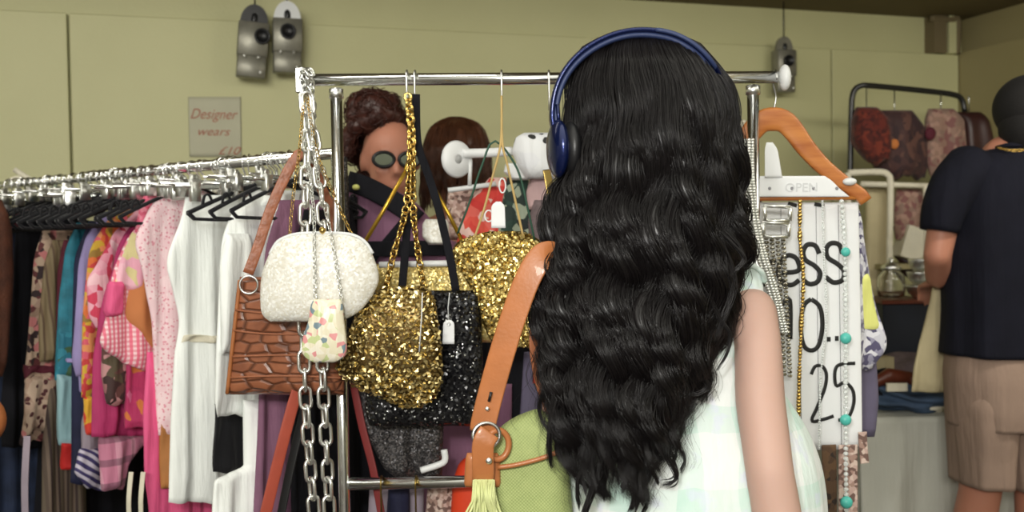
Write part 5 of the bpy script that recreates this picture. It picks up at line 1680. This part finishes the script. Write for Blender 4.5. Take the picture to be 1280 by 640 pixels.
# --- two women behind the rack
def standing(root, hc_, fwd, skin, mk, wid=.19, mb=None, s=1.0):
    B = MB(); W_, rot_ = head(B, hc_, fwd, s=s)
    nb = hc_ + np.array([0, .03, -.20])
    B.add(limb([hc_ + [0, 0, -.04], hc_ + [0, .015, -.12], nb], [.052, .050, .06]))
    B.add(limb([nb, [hc_[0], nb[1], nb[2] - .25], [hc_[0], nb[1], .95]], [.07, .10, .10]))
    for k in (-1, 1):
        sh = nb + [k * (wid - .05), 0, -.03]
        el = sh + [k * .03, -.02, -.28]; wr = el + [-k * .06, -.20, .04]
        B.add(limb([nb, sh], [.06, .05])); B.add(limb([sh, el, wr], [.045, .036, .025])); hand(B, wr, (-k * .3, -1, 0), (0, 0, -1), .95, .5, k)
        B.add(limb([[hc_[0] + k * .09, nb[1], .95], [hc_[0] + k * .09, nb[1], .5], [hc_[0] + k * .09, nb[1], .09]], [.085, .055, .038]))
        B.add(limb([[hc_[0] + k * .09, nb[1], .05], [hc_[0] + k * .09, nb[1] - .13, .04]], [.035, .028]))
    fuse(B, 'body', skin, root, .009, 6)
    return W_, rot_, nb


h1 = P(488, 200, 2.70)
p1 = empty('person', (h1[0], h1[1], 0), 'woman with curly dark brown updo and dark-rimmed glasses behind the rack', 'person')
W1, rot1, nb1 = standing(p1, h1, (.30, -1, -.15), M['skin2'], None)
def torso_cloth(root, nb, wid, dep, z1, m, name, seed):
    z = np.linspace(nb[2] + .01, z1, 34); V = []; n = 56; Fc = []
    th = np.linspace(0, 2 * math.pi, n, endpoint=False)
    for i, zz in enumerate(z):
        t = (z[0] - zz)
        w = float(np.interp(t, [0, .03, .08, .2, .4, .7], [.07, .13, wid, wid + .01, wid, wid + .02])); d_ = float(np.interp(t, [0, .03, .08, .2, .7], [.07, .085, .115, .13, .13])) * dep
        g = .006 * np.sin(7 * th + seed + zz * 5) * min(1, t * 3)
        V.append(np.stack([nb[0] + (w + g) * np.cos(th), nb[1] + (d_ + g) * np.sin(th), np.full(n, zz)], 1))
    V = np.vstack(V)
    for i in range(len(z) - 1):
        for j in range(n):
            k = (j + 1) % n; Fc.append([i * n + j, (i + 1) * n + j, (i + 1) * n + k, i * n + k])
    Fc.append(list(range(n))); Fc.append([(len(z) - 1) * n + j for j in range(n)][::-1])
    return mesh_obj(name, V, Fc, m, root)
torso_cloth(p1, nb1 + [0.02, 0, .02], .20, 1.05, .85, M['mauve'], 'mauve_top', 1)
for k in (-1, 1):
    sh = nb1 + [k * .14, 0, -.03]; el = sh + [k * .03, -.02, -.28]
    mesh_obj('sleeve', *sweep(resample([sh + [-k * .03, 0, .0], (sh + el) / 2, el], 12), np.linspace(.064, .055, 12), None, None, 18), M['mauve'], p1)
    mesh_obj('trouser_leg', *sweep([[nb1[0] + k * .09, nb1[1], .95], [nb1[0] + k * .09, nb1[1], .1]], [.11, .08], sides=18), M['blackcloth'], p1)
jk = empty('mauve_jacket', P(480, 345, 2.45), 'mauve jacket with black lapels and straps hanging on the rack below the glasses', 'jacket')
jf = Frame(P(480, 290, 2.45), .05)
mesh_obj('body', *slab(jf, [(222, 434, 462), (236, 432, 492), (252, 432, 520), (300, 434, 560), (350, 434, 580), (420, 436, 580)], .04, foldf(301, .012, 10, .4), 40, 40), M['mauve'], jk, jf)
mesh_obj('lapel', *strap(PL([(434, 226), (456, 233), (482, 246), (504, 260), (522, 276)], 2.415), .050, .012, (0, -1, .2), 30), M['blackcloth'], jk)
mesh_obj('cross_strap', *strap(PL([(512, 268), (492, 292), (470, 318), (452, 342)], 2.41), .020, .006, (0, -1, .1), 20), M['blackcloth'], jk)
mesh_obj('belt', *strap(PL([(436, 312), (480, 311), (560, 310)], 2.405), .038, .006, (0, -1, 0), 20), M['blackcloth'], jk)
mesh_obj('lining', *strap(PL([(440, 246), (440, 300), (440, 350)], 2.41), .026, .006, (0, -1, 0), 20), M['blackcloth'], jk)
mesh_obj('badge', *ellipsoid(P(445, 234, 2.40), (.009, .005, .007)), M['yellow'], jk)
mesh_obj('button', *ellipsoid(P(434, 260, 2.40), (.007, .005, .007)), M['whiteplastic'], jk)
for k in (-1, 1):
    gl = W1(k * .034, .094, .008)
    o = mesh_obj('glasses_rim', *ring(gl, .019, .0046, W1(0, 1, 0) - W1(0, 0, 0), 26, 8, 1.45), M['blackplastic'], p1)
    mesh_obj('lens', *ellipsoid(gl, np.array([.026, .002, .017]), rot1), plain('smoky_lens', srgb(130, 138, 120), .1, .3, 0, bs_=0), o)
rr_ = np.random.RandomState(4)
mb = MB(); cs = []
for i in range(150):
    u = rr_.normal(0, 1, 3); u /= np.linalg.norm(u)
    if u[2] < -.15 and u[1] < .2: continue
    if np.dot(u, np.array([.3, -1, -.1])) > .55 and u[2] < .55: continue
    cs.append(h1 + np.array([-.03, .005, .03]) + u * np.array([.088, .10, .10]))
for i in range(70):
    u = rr_.normal(0, 1, 3); u /= np.linalg.norm(u)
    cs.append(P(468, 143, 2.71) + u * np.array([.062, .06, .05]))
for c in cs: mb.add(ellipsoid(c, np.array([.022, .022, .020]) * rr_.uniform(.7, 1.2), None, 8, 6))
hh1 = fuse(mb, 'hair', M['brownhair'], p1, .008, 1)
sp_ = []
for c in cs:
    for j in range(9):
        a = rr_.uniform(0, 6.28); ax = rr_.normal(0, 1, 3); ax /= np.linalg.norm(ax); t_ = np.cross(ax, [0, 0, 1.0]); t_ /= np.linalg.norm(t_) + 1e-6; b_ = np.cross(ax, t_)
        an = np.linspace(0, 5.5, 16) + a; R_ = .020 * rr_.uniform(.7, 1.4)
        sp_.append(c + R_ * (np.cos(an)[:, None] * t_ + np.sin(an)[:, None] * b_) + ax * (np.linspace(-.012, .012, 16))[:, None])
sp_ = np.array(sp_)
fast_mesh('hair_curls', tubes(sp_, np.full(sp_.shape[:2], .0013)), M['brownhair'], hh1)

h2 = P(566, 206, 3.12)
p2 = empty('person', (h2[0], h2[1], 0), 'woman with smooth chestnut hair bending her head down behind the white hanger', 'person')
W2, rot2, nb2 = standing(p2, h2, (-.6, -.75, -1.0), M['skin2'], None, s=1.1)
eyes(W2, rot2, p2, 1.1)
torso_cloth(p2, nb2 + [0, 0, .02], .19, 1.05, .85, M['blackcloth'], 'black_top', 2)
for k in (-1, 1):
    sh = nb2 + [k * .14, 0, -.03]; el = sh + [k * .03, -.02, -.28]
    mesh_obj('sleeve', *sweep(resample([sh + [-k * .03, 0, .0], (sh + el) / 2, el], 12), np.linspace(.064, .055, 12), None, None, 18), M['blackcloth'], p2)
    mesh_obj('trouser_leg', *sweep([[nb2[0] + k * .09, nb2[1], .95], [nb2[0] + k * .09, nb2[1], .1]], [.11, .08], sides=18), M['navy'], p2)
rows2 = [(147, 562, 578), (152, 548, 594), (162, 538, 603), (180, 531, 610), (205, 528, 614), (240, 526, 614), (280, 524, 608)]
st, core = hair_locks(rows2, 3.08, lambda y: float(np.interp(y, [146, 160, 190, 280], [.01, .08, .122, .118])), lambda q: float(np.interp(q, [-1, -.6, 0, 1], [272, 240, 250, 275])), 70, 22, 5, wave=(.003, .003), wstart=180, wfull=260, rho=.012, r0=.0011, K=24)
hh2 = fast_mesh('hair', core, M['brownhair2'], p2); fast_mesh('hair_strands', st, M['brownhair2'], hh2)
mb = MB(); mb.add(ellipsoid(P(571, 190, 3.085), (.104, .117, .104), None, 24, 16)); mb.build('hair_cap', M['brownhair2'], hh2)

# --- the man in the black polo
YM = 2.95
hm = P(1290, 152, YM)
pm = empty('person', P(1235, 640, YM) * [1, 1, 0], 'man in black polo shirt and taupe shorts, cut off by the right edge', 'person')
B = MB()
head(B, hm, (.75, .6, -.25), s=1.12)
nk = P(1262, 205, YM + .01)
B.add(limb([hm + [-.01, 0, -.05], hm + [-.02, 0, -.11], nk], [.062, .062, .075]))
tc = P(1232, 300, YM); pc_ = P(1235, 455, YM)
B.add(limb([nk, tc, P(1235, 380, YM), pc_], [.09, .10, .095, .10]))
sL = P(1196, 222, YM - .05); eL = P(1172, 318, YM - .06); hL = P(1176, 352, YM + .10)
B.add(limb([nk, sL], [.065, .035])); B.add(limb([sL, P(1180, 275, YM - .06), eL], [.040, .044, .040])); B.add(limb([eL, P(1172, 345, YM + .03), hL], [.040, .037, .027])); hand(B, hL, (0, 1, -.15), (.2, .1, -1), 1.08, .7, -1)
sR = P(1292, 222, YM + .05); eR = P(1284, 325, YM + .02); hR = P(1310, 350, YM + .26)
B.add(limb([nk, sR], [.07, .045])); B.add(limb([sR, P(1288, 280, YM + .03), eR], [.055, .046, .042])); B.add(limb([eR, hR], [.042, .027])); hand(B, hR, (.2, 1, 0), (0, 0, -1), 1.08, .7, 1)
B.add(limb([pc_, P(1228, 500, YM), P(1228, 580, YM), P(1226, 610, YM), P(1216, 660, YM + .04), P(1204, 730, YM + .08), P(1200, 815, YM + .1)], [.10, .095, .075, .060, .063, .052, .038]))
aL = P(1200, 815, YM + .1); B.add(limb([aL + [0, 0, -.05], aL + [.13, .05, -.06]], [.04, .034]))
B.add(limb([pc_ + [.06, 0, 0], P(1290, 580, YM - .02), P(1296, 610, YM - .02), P(1298, 660, YM), P(1300, 815, YM + .02)], [.10, .075, .062, .064, .038]))
aR = P(1300, 815, YM + .02); B.add(limb([aR + [0, 0, -.05], aR + [.13, .05, -.06]], [.04, .034]))
fuse(B, 'body', M['skin2'], pm, .009, 7)
mesh_obj('polo_shirt', *loft([(182, 1246, 1296, .055), (189, 1228, 1304, .085), (197, 1208, 1312, .11), (212, 1192, 1318, .13), (235, 1184, 1316, .14), (262, 1181, 1310, .145), (300, 1180, 1296, .145), (340, 1183, 1292, .145), (400, 1184, 1294, .145), (442, 1181, 1298, .15)], YM, .004, 5, 64, 50, 4), M['polo'], pm)
mesh_obj('sleeve', *sweep(resample([P(1214, 214, YM - .01), P(1195, 232, YM - .045), P(1180, 262, YM - .06), P(1174, 289, YM - .062)], 16), np.linspace(.082, .052, 16), np.linspace(.092, .062, 16), (0, -1, .1), 22), M['polo'], pm)
mesh_obj('sleeve', *sweep(resample([P(1284, 208, YM + .03), P(1290, 240, YM + .03), P(1289, 272, YM + .03)], 16), np.linspace(.070, .052, 16), np.linspace(.08, .060, 16), (0, -1, .1), 22), M['polo'], pm)
mesh_obj('polo_collar', *sweep(resample(PL([(1247, 184, YM - .03), (1262, 181, YM - .062), (1285, 181, YM - .062), (1300, 186, YM - .02)], YM), 20), .012, .006, (0, -.5, 1), 8), M['polo'], pm)
mesh_obj('neck_chain', *chain(PL([(1246, 184, YM - .055), (1258, 187, YM - .088), (1272, 188, YM - .092), (1290, 186, YM - .085)], YM), .012, .008, .0014), M['gold'], pm)
mesh_obj('short_hair', *ellipsoid(hm + np.array([-.018, -.012, .038]), (.094, .104, .098), None, 30, 20), M['menhair'], pm)
mesh_obj('hair_nape', *ellipsoid(hm + np.array([-.030, -.030, -.02]), (.076, .082, .088), None, 24, 16), M['menhair'], pm)
sh_ = mesh_obj('shorts', *loft([(432, 1188, 1292, .135), (470, 1185, 1304, .150), (510, 1188, 1310, .155), (530, 1190, 1318, .15)], YM, .004, 6, 64, 24, 7), M['shorts'], pm)
mesh_obj('shorts_leg', *loft([(462, 1200, 1262, .09), (500, 1189, 1264, .142), (530, 1191, 1264, .14), (570, 1194, 1261, .125), (602, 1196, 1260, .12)], YM - .0, .004, 5, 54, 26, 8), M['shorts'], sh_)
mesh_obj('shorts_leg', *loft([(462, 1250, 1300, .09), (500, 1250, 1318, .14), (530, 1252, 1322, .135), (570, 1254, 1330, .125), (608, 1258, 1334, .12)], YM - .02, .004, 5, 54, 26, 9), M['shorts'], sh_)
for a_ in (aL, aR):
    mesh_obj('shoe', *box((a_[0] + .06, a_[1] + .02, .045), (.10, .28, .085), np.array(Matrix.Rotation(-1.2, 3, 'Z')), .45), M['blackplastic'], pm)


# ------------------------------------------------------------------ things between the rack and the two women
hk = thing('display_hanger', 600, 240, 2.35, 'white plastic hanger with a round perforated end in front of the chestnut hair', 'coat hanger')
v, f = lathe((0, 0, 0), [(.010, -.008), (.036, -.008), (.040, 0), (.036, .008), (.010, .008), (.010, -.008)], 30, 'y')
rz = np.array(Matrix.Rotation(.5, 3, 'Z'))
mesh_obj('round_end', np.array([rz @ (a * np.array([1, 1, 1.1])) for a in v]) + P(571, 199, 2.35), f, M['whiteplastic'], hk)
mesh_obj('arm', *sweep(resample(PL([(578, 192, 2.35), (610, 191, 2.36), (640, 189, 2.37)], 2.35), 12), .011, .009, (0, -1, 0), 12), M['whiteplastic'], hk)
mesh_obj('lower_bar', *sweep(PL([(560, 238, 2.36), (620, 230, 2.37)], 2.35), .006, sides=10), M['whiteplastic'], hk)
mesh_obj('stem', *sweep(PL([(588, 200, 2.36), (587, 232, 2.36)], 2.35), .005, sides=8), M['whiteplastic'], hk)
for k, (rows, Y, th, mk, nm, lab, cat) in enumerate([
    ([(166, 655, 690), (172, 644, 698), (190, 640, 702), (208, 648, 702), (224, 658, 696)], 2.30, .07, 'dalmatian', 'spotted_hat', 'white hat with black spots beside the headphones', 'hat'),
    ([(204, 632, 650), (215, 630, 660), (225, 640, 662)], 2.33, .04, 'whiteplastic', 'white_clip', 'white plastic clip under the spotted hat', 'clip'),
    ([(218, 664, 690), (240, 658, 692), (262, 660, 690)], 2.34, .04, plain('pale_rose_cloth', srgb(190, 160, 160), .8), 'rose_scarf', 'pale rose scarf below the spotted hat', 'scarf'),
    ([(250, 668, 700), (275, 660, 705), (310, 662, 705), (360, 668, 705)], 2.32, .06, 'greyfur', 'fur_stole', 'taupe fur stole hanging beside the long black hair', 'stole'),
    ([(222, 634, 660), (260, 626, 668), (310, 620, 672), (400, 620, 680)], 2.38, .04, 'greendark', 'green_blouse', 'dark green printed blouse behind the gold sequin bag', 'blouse'),
    ([(222, 612, 632), (245, 592, 640), (275, 576, 640), (330, 566, 640)], 2.42, .04, 'redpattern', 'red_blouse', 'red and white printed blouse behind the white price tag', 'blouse'),
    ([(238, 560, 600), (262, 558, 592), (300, 560, 580)], 2.45, .03, 'beigelace', 'lace_camisole', 'beige lace camisole left of the red printed blouse', 'top'),
    ([(274, 532, 558), (280, 528, 562), (296, 528, 562), (306, 536, 556)], 2.30, .04, 'pearlbeads', 'white_pouch', 'small shiny white pouch behind the black ribbon straps', 'pouch'),
    ([(196, 420, 434), (240, 418, 436), (300, 416, 438), (420, 414, 440)], 2.3, .03, 'greysequin', 'grey_cardigan', 'dark grey glitter cardigan just beside the left chrome post', 'cardigan'),
    ([(300, 640, 700), (420, 650, 710)], 2.45, .03, 'blackcloth', 'black_vest', 'black vest behind the taupe fur stole', 'vest')]):
    fr = Frame(P(rows[0][1], 250, Y), .08)
    o = mesh_obj(nm, *slab(fr, rows, th, foldf(120 + k, .008, 9, .5), 36, 30, puff=th > .05), mk if not isinstance(mk, str) else M[mk]); tag(o, lab, cat)
o = mesh_obj('gold_strap', *strap(PL([(683, 212, 1.98), (688, 240, 1.975), (692, 270, 1.975), (693, 296, 1.98)], 2), .016, .003, (.2, -1, 0)), M['oldgold']); tag(o, 'dull gold strap hanging just beside the headphone cup', 'strap')

# ------------------------------------------------------------------ second rack by the back wall
YF = 4.0
fr_ = empty('arched_rack', P(1135, 600, YF) * [1, 1, 0], 'dark steel clothes rack with rounded corners against the far wall', 'garment rack')
l0 = P(1062, 230, YF); l0[2] = .03; r0_ = P(1207, 150, YF + .12); r0_[2] = .03
ap = [l0, P(1062, 260, YF), P(1064, 150, YF), P(1066, 118, YF), P(1074, 108, YF), P(1086, 107, YF), P(1150, 113, YF + .07), P(1190, 118, YF + .11), P(1202, 124, YF + .12), P(1206, 140, YF + .12), r0_]
mesh_obj('frame', *sweep(resample(ap[1:-1], 70), .0115, sides=12), M['gunmetal'], fr_)
mesh_obj('post', *sweep([l0, ap[1]], .0115, sides=12), M['gunmetal'], fr_); mesh_obj('post', *sweep([r0_, ap[-2]], .0115, sides=12), M['gunmetal'], fr_)
for q in (l0, r0_): mesh_obj('foot', *box(q, (.03, .4, .03)), M['gunmetal'], fr_)
for k, (rows, Y, ang, th, mk, nm, lab, cat) in enumerate([
    ([(134, 1070, 1096), (150, 1066, 1108), (176, 1065, 1112), (192, 1074, 1112), (204, 1086, 1110)], 3.95, 0, .12, 'darkredfur', 'fur_jacket', 'dark red fur jacket at the left end of the arched rack', 'jacket'),
    ([(138, 1096, 1140), (160, 1092, 1156), (200, 1090, 1160), (222, 1100, 1158)], 4.02, .1, .09, 'darkfloral', 'floral_jacket', 'dark brown floral jacket in the middle of the arched rack', 'jacket'),
    ([(136, 1160, 1192), (150, 1156, 1204), (200, 1156, 1208), (218, 1160, 1206), (228, 1166, 1196)], 4.04, .1, .07, 'rosepattern', 'rose_blouse', 'pinkish patterned blouse on the arched rack with a red motif', 'blouse'),
    ([(140, 1196, 1226), (150, 1200, 1234), (180, 1202, 1240), (230, 1204, 1246)], 4.08, .1, .09, 'darkleather', 'leather_jacket', 'dark brown leather jacket at the right end of the arched rack', 'jacket')]):
    fr = Frame(P(rows[1][1], 180, Y), ang)
    e_ = thing(nm, (rows[1][1] + rows[1][2]) / 2, rows[-1][0], Y, lab, cat, 'garments on the arched rack')
    ff = foldf(140 + k, .012, 7, .5)
    mesh_obj('body', *slab(fr, rows, th, ff, 40, 34, puff=True, hem=.008), M[mk], e_, fr)
    cx_ = (rows[0][1] + rows[0][2]) / 2; ty = 110 + (cx_ - 1086) * .08
    mesh_obj('hanger_hook', *sweep(PL([(cx_, rows[0][0] + 3, Y), (cx_, ty, YF + .05)], Y), .0025, sides=6), M['steel'], e_)
    if nm == 'floral_jacket': mesh_obj('orange_motif', *ellipsoid(fr.hit(1118, 180, -.05), (.018, .01, .02)), plain('dull_orange', srgb(196, 120, 62), .8), e_)
    if nm == 'rose_blouse': mesh_obj('red_motif', *ellipsoid(fr.hit(1163, 167, -.045), (.022, .01, .026)), M['maroon'], e_)
# white tubular rack in front of it
wr_ = empty('white_rack', P(1112, 600, 3.84) * [1, 1, 0], 'white tubular rack with a low bar below the arched rack', 'garment rack')
b0 = P(1112, 400, 3.84); b0[2] = .02
mesh_obj('bent_tube', *sweep(resample([P(1060, 216, 3.84), P(1098, 215, 3.84), P(1109, 218, 3.84), P(1113, 230, 3.84), P(1112, 300, 3.84)], 40), .0125, sides=12), M['offwhite'], wr_)
mesh_obj('post', *sweep([P(1112, 298, 3.84), b0], .0125, sides=12), M['offwhite'], wr_)
mesh_obj('cross_bar', *sweep(PL([(1076, 230, 3.85), (1120, 231, 3.85), (1178, 233, 3.86)], 3.85), .011, sides=12), M['offwhite'], wr_)
b1_ = P(1157, 300, 3.85); b1_[2] = .02
mesh_obj('post', *sweep([P(1157, 233, 3.85), b1_], .009, sides=12), M['offwhite'], wr_)
b2_ = P(1062, 300, 3.84); b2_[2] = .02
mesh_obj('post', *sweep([P(1060, 216, 3.84), b2_], .0125, sides=12), M['offwhite'], wr_)
for k, (rows, Y, mk, nm, lab, cat) in enumerate([
    ([(236, 1120, 1152), (270, 1118, 1154), (300, 1120, 1152)], 3.90, 'rosepattern', 'brown_pink_blouse', 'brownish pink blouse under the white cross bar, left of its post', 'blouse'),
    ([(236, 1158, 1182), (270, 1158, 1186), (296, 1158, 1186)], 3.90, 'darkfloral', 'brown_print_blouse', 'dark brown print blouse under the white cross bar, right of its post', 'blouse'),
    ([(234, 1082, 1108), (330, 1080, 1110), (420, 1080, 1110)], 3.91, 'beige', 'beige_coat', 'faded beige coat hanging inside the white tubular rack', 'coat')]):
    fr = Frame(P(rows[0][1], 250, Y), .1)
    o = mesh_obj(nm, *slab(fr, rows, .05, foldf(160 + k, .008, 8, .5), 30, 26), M[mk]); tag(o, lab, cat)

# ------------------------------------------------------------------ the stall table
TZ = P(1130, 520, 3.2)[2]
tx0 = P(1078, 520, 3.2)[0]; tx1 = tx0 + 1.0
tb = empty('stall_table', ((tx0 + tx1) / 2, 3.6, 0), 'long stall table covered with cloth beyond the man', 'table')
mesh_obj('tabletop', *box(((tx0 + tx1) / 2, 3.47, TZ - .02), (tx1 - tx0, .56, .03)), M['brownpiece'], tb)
for a in (tx0 + .05, tx1 - .05):
    for b in (3.25, 3.70): mesh_obj('leg', *sweep([[a, b, 0], [a, b, TZ - .03]], .018, sides=10), M['gunmetal'], tb)
tcl = empty('table_cloth', ((tx0 + tx1) / 2, 3.3, 0), 'grey-white cloth draped over the stall table down to the floor', 'tablecloth')
mesh_obj('top_cloth', *box(((tx0 + tx1) / 2, 3.465, TZ + .001), (tx1 - tx0 + .03, .61, .008)), M['tablecloth'], tcl)
nx, nz = 90, 40; V = []; Fc = []
for j in range(nz):
    v_ = j / (nz - 1); z = TZ + .004 - v_ * (TZ - .01)
    for i in range(nx):
        u_ = i / (nx - 1); x = tx0 - .02 + u_ * (tx1 - tx0 + .04)
        y = 3.155 - .05 * v_ - (.028 * v_ ** .7) * (math.sin(x * 26 + 1.5 * v_ + 2) + .6 * math.sin(x * 47 + 1)) + .05 * math.sin(u_ * 3.1) * v_
        V.append([x + .05 * v_ * (u_ - .5), y, z])
for j in range(nz - 1):
    for i in range(nx - 1): Fc.append([j * nx + i, (j + 1) * nx + i, (j + 1) * nx + i + 1, j * nx + i + 1])
o = mesh_obj('front_drape', V, Fc, M['tablecloth'], tcl); md = o.modifiers.new('s', 'SOLIDIFY'); md.thickness = .004
V = []; Fc = []
for j in range(nz):
    v_ = j / (nz - 1); z = TZ + .004 - v_ * (TZ - .01)
    for i in range(nx):
        u_ = i / (nx - 1); y = 3.15 + u_ * .61
        V.append([tx0 - .018 - .03 * v_ - .02 * v_ * math.sin(y * 30), y, z])
for j in range(nz - 1):
    for i in range(nx - 1): Fc.append([j * nx + i, j * nx + i + 1, (j + 1) * nx + i + 1, (j + 1) * nx + i])
o = mesh_obj('side_drape', V, Fc, M['tablecloth'], tcl); md = o.modifiers.new('s', 'SOLIDIFY'); md.thickness = .004

bx = thing('black_crate', 1132, 476, 3.64, 'large black box on the stall table carrying silver bowls', 'box')
bx.location.z = TZ + .005
c0 = P(1104, 380, 3.53); c1 = P(1163, 380, 3.53)
WORLDM[bx.name] = bx.matrix_basis.copy()
mesh_obj('case', *box(((c0[0] + c1[0]) / 2, 3.64, (TZ + .005 + c0[2]) / 2), (c1[0] - c0[0], .22, c0[2] - TZ - .005), None, .06), plain('navy_black_plastic', (.008, .011, .02, 1), .5), bx)
mesh_obj('lid_edge', *box(((c0[0] + c1[0]) / 2, 3.64, c0[2] + .006), (c1[0] - c0[0] + .012, .235, .014), None, .2), M['brownpiece'], bx)
zt_ = c0[2] + .014
for k, (x, s, dz, lab) in enumerate([(1150, .050, 0, 'lowest of the stacked silver bowls on the black box'), (1150, .045, .048, 'middle one of the stacked silver bowls on the black box'), (1150, .040, .094, 'topmost of the stacked silver bowls on the black box')]):
    c = P(x, 370, 3.62); c[2] = zt_ + dz
    v, f = lathe(c, [(s * .5, 0), (s * .55, .004), (s * .85, .018), (s, .040), (s * 1.04, .046), (s * .97, .045), (s * .8, .02), (.002, .008)], 30)
    o = mesh_obj('bowl', v, f, M['silver']); tag(o, lab, 'bowl', 'silver bowls stacked on the black box')
jr = thing('glass_jar', 1112, 372, 3.62, 'round lidded glass jar beside the silver bowls on the black box', 'jar')
c = P(1114, 370, 3.63); c[2] = zt_
mesh_obj('jar', *lathe(c, [(.03, 0), (.045, .006), (.050, .04), (.046, .08), (.030, .098), (.032, .104), (.026, .104), (.024, .097), (.041, .078), (.045, .04), (.04, .01), (.002, .006)], 30), M['glass'], jr)
mesh_obj('lid', *lathe(c, [(.034, .104), (.036, .112), (.02, .124), (.008, .130), (.011, .140), (.002, .146)], 26), M['silver'], jr)
# boxes and rolls behind
o = mesh_obj('white_carton', *box(P(1138, 304, 3.9), (.085, .10, .125), np.array(Matrix.Rotation(.3, 3, 'Y')), .05), M['offwhite']); tag(o, 'small white carton tilted below the white cross bar', 'box')
for k, (a, b, lab) in enumerate([((1118, 318), (1172, 348), 'upper of two dark rolled umbrellas lying behind the silver bowls'), ((1116, 330), (1160, 352), 'lower of two dark rolled umbrellas lying behind the silver bowls')]):
    pa = P(a[0], a[1], 3.95); pb = P(b[0], b[1], 3.9)
    u_ = thing('rolled_umbrella', (a[0] + b[0]) / 2, b[1], 3.93, lab, 'umbrella', 'dark rolled umbrellas')
    mesh_obj('canopy', *sweep(resample([pa, (pa + pb) / 2, pb], 20), np.interp(np.linspace(0, 1, 20), [0, .2, 1], [.006, .020, .026]), sides=12), M['darkleather'], u_)
    mesh_obj('handle', *sweep([pb, pb + (pb - pa) / np.linalg.norm(pb - pa) * .05], .008, sides=8), M['wood'], u_)
o = mesh_obj('yellow_tray', *box(P(1160, 316, 3.98), (.12, .08, .03), None, .2), M['beige']); tag(o, 'flat beige tray behind the man\'s elbow', 'tray')
pl = thing('potted_plant', 1126, 290, 3.95, 'small dark leafy plant below the white cross bar', 'plant')
mb = MB()
for k in range(26):
    d_ = NR.normal(0, 1, 3); d_[2] = abs(d_[2]); d_ /= np.linalg.norm(d_)
    c = P(1128, 278, 3.97); p_ = c + d_ * .03; t_ = np.cross(d_, [0, 0, 1.0]); t_ /= np.linalg.norm(t_)
    mb.add(sweep(resample([c, p_, c + d_ * .07 + [0, 0, -.01]], 8), np.array([.002, .008, .012, .013, .012, .009, .005, .001]), .001, np.cross(t_, d_), 6))
mb.build('leaves', M['leaf'], pl)
mesh_obj('pot', *lathe(P(1128, 300, 3.97), [(.026, 0), (.034, .05), (.036, .055), (.03, .055), (.002, .045)], 20), M['brownpiece'], pl)
# a shelf board that carries them
shf = P(1140, 322, 3.95)
sb = thing('shelf_unit', 1140, 400, 3.98, 'low grey shelf unit carrying a carton and umbrellas behind the table', 'shelf')
mesh_obj('board', *box((shf[0], 3.95, shf[2] - .03), (.34, .26, .02)), M['walldark'], sb)
for dx in (-.15, .15): mesh_obj('side', *box((shf[0] + dx, 3.98, (shf[2] - .04) / 2), (.02, .2, shf[2] - .04)), M['walldark'], sb)

# heap on the table

def lump(name, c, r, seed, m, lab, cat, amp=.25, rot=None):
    v, f = ellipsoid((0, 0, 0), (1, 1, 1), None, 48, 30)
    rr = np.random.RandomState(seed); K = rr.normal(0, 2.6, (7, 3)); ph = rr.rand(7) * 6.28
    g = sum(np.sin(v @ K[i] * (1 + .4 * i) + ph[i]) / (1 + .5 * i) for i in range(7)) * amp * .4
    v = v * (1 + g[:, None]); v[:, 2] = np.maximum(v[:, 2], -.8)
    v = v * np.asarray(r, float)
    if rot is not None: v = v @ np.asarray(rot).T
    o = mesh_obj(name, v + np.asarray(c, float), f, m); tag(o, lab, cat); return o

tz = lambda p, h: np.array([p[0], p[1], TZ + .006 + h])
lump('folded_jeans', tz(P(1132, 505, 3.30), .045), (.12, .12, .055), 1, M['bluejeans'], 'crumpled blue jeans at the front of the stall table', 'jeans', .3)
lump('dark_cloth', tz(P(1090, 505, 3.35), .06), (.05, .10, .075), 2, M['blackcloth'], 'black cloth heaped beside the blue jeans', 'cloth', .3)
lump('cream_scarf', tz(P(1168, 520, 3.27), .022), (.085, .06, .028), 3, M['offwhite'], 'cream scarf lying before the blue jeans', 'scarf', .4)
lump('grey_sweater', tz(P(1140, 470, 3.44), .08), (.16, .10, .10), 4, M['greyfur'], 'taupe sweater piled behind the blue jeans', 'sweater', .2)
o = mesh_obj('carved_figure', *limb([P(1090, 480, 3.24), P(1112, 470, 3.24), P(1136, 472, 3.24), P(1156, 480, 3.23), P(1172, 478, 3.22)], [.016, .026, .020, .024, .012]), M['brownpiece'])
tag(o, 'polished brown carved figure lying on the taupe sweater', 'figure')
o = mesh_obj('cream_box', *box(P(1100, 456, 3.34), (.075, .05, .055), np.array(Matrix.Rotation(.2, 3, 'Z')), .05), M['beige']); tag(o, 'small cream box beside the lace blouse on the table heap', 'box')
o = mesh_obj('paper_card', *box(P(1121, 484, 3.17), (.065, .012, .026), None, .1), M['offwhite']); tag(o, 'cream card lying against the blue jeans', 'card')
o = mesh_obj('gold_ornament', *limb([P(1150, 472, 3.32), P(1163, 484, 3.31), P(1176, 492, 3.30)], [.012, .010, .006]), M['gold']); tag(o, 'gold ornament at the right end of the carved figure', 'ornament')
# beige garment the man is holding
hg_ = Frame(P(1165, 400, 3.04), .1)
o = mesh_obj('linen_garment', *slab(hg_, [(356, 1166, 1184), (375, 1163, 1186), (420, 1152, 1190), (460, 1142, 1192), (490, 1140, 1196)], .03, foldf(171, .008, 14, .5), 40, 40), M['beige']); tag(o, 'beige linen garment held up by the man at the table', 'garment')
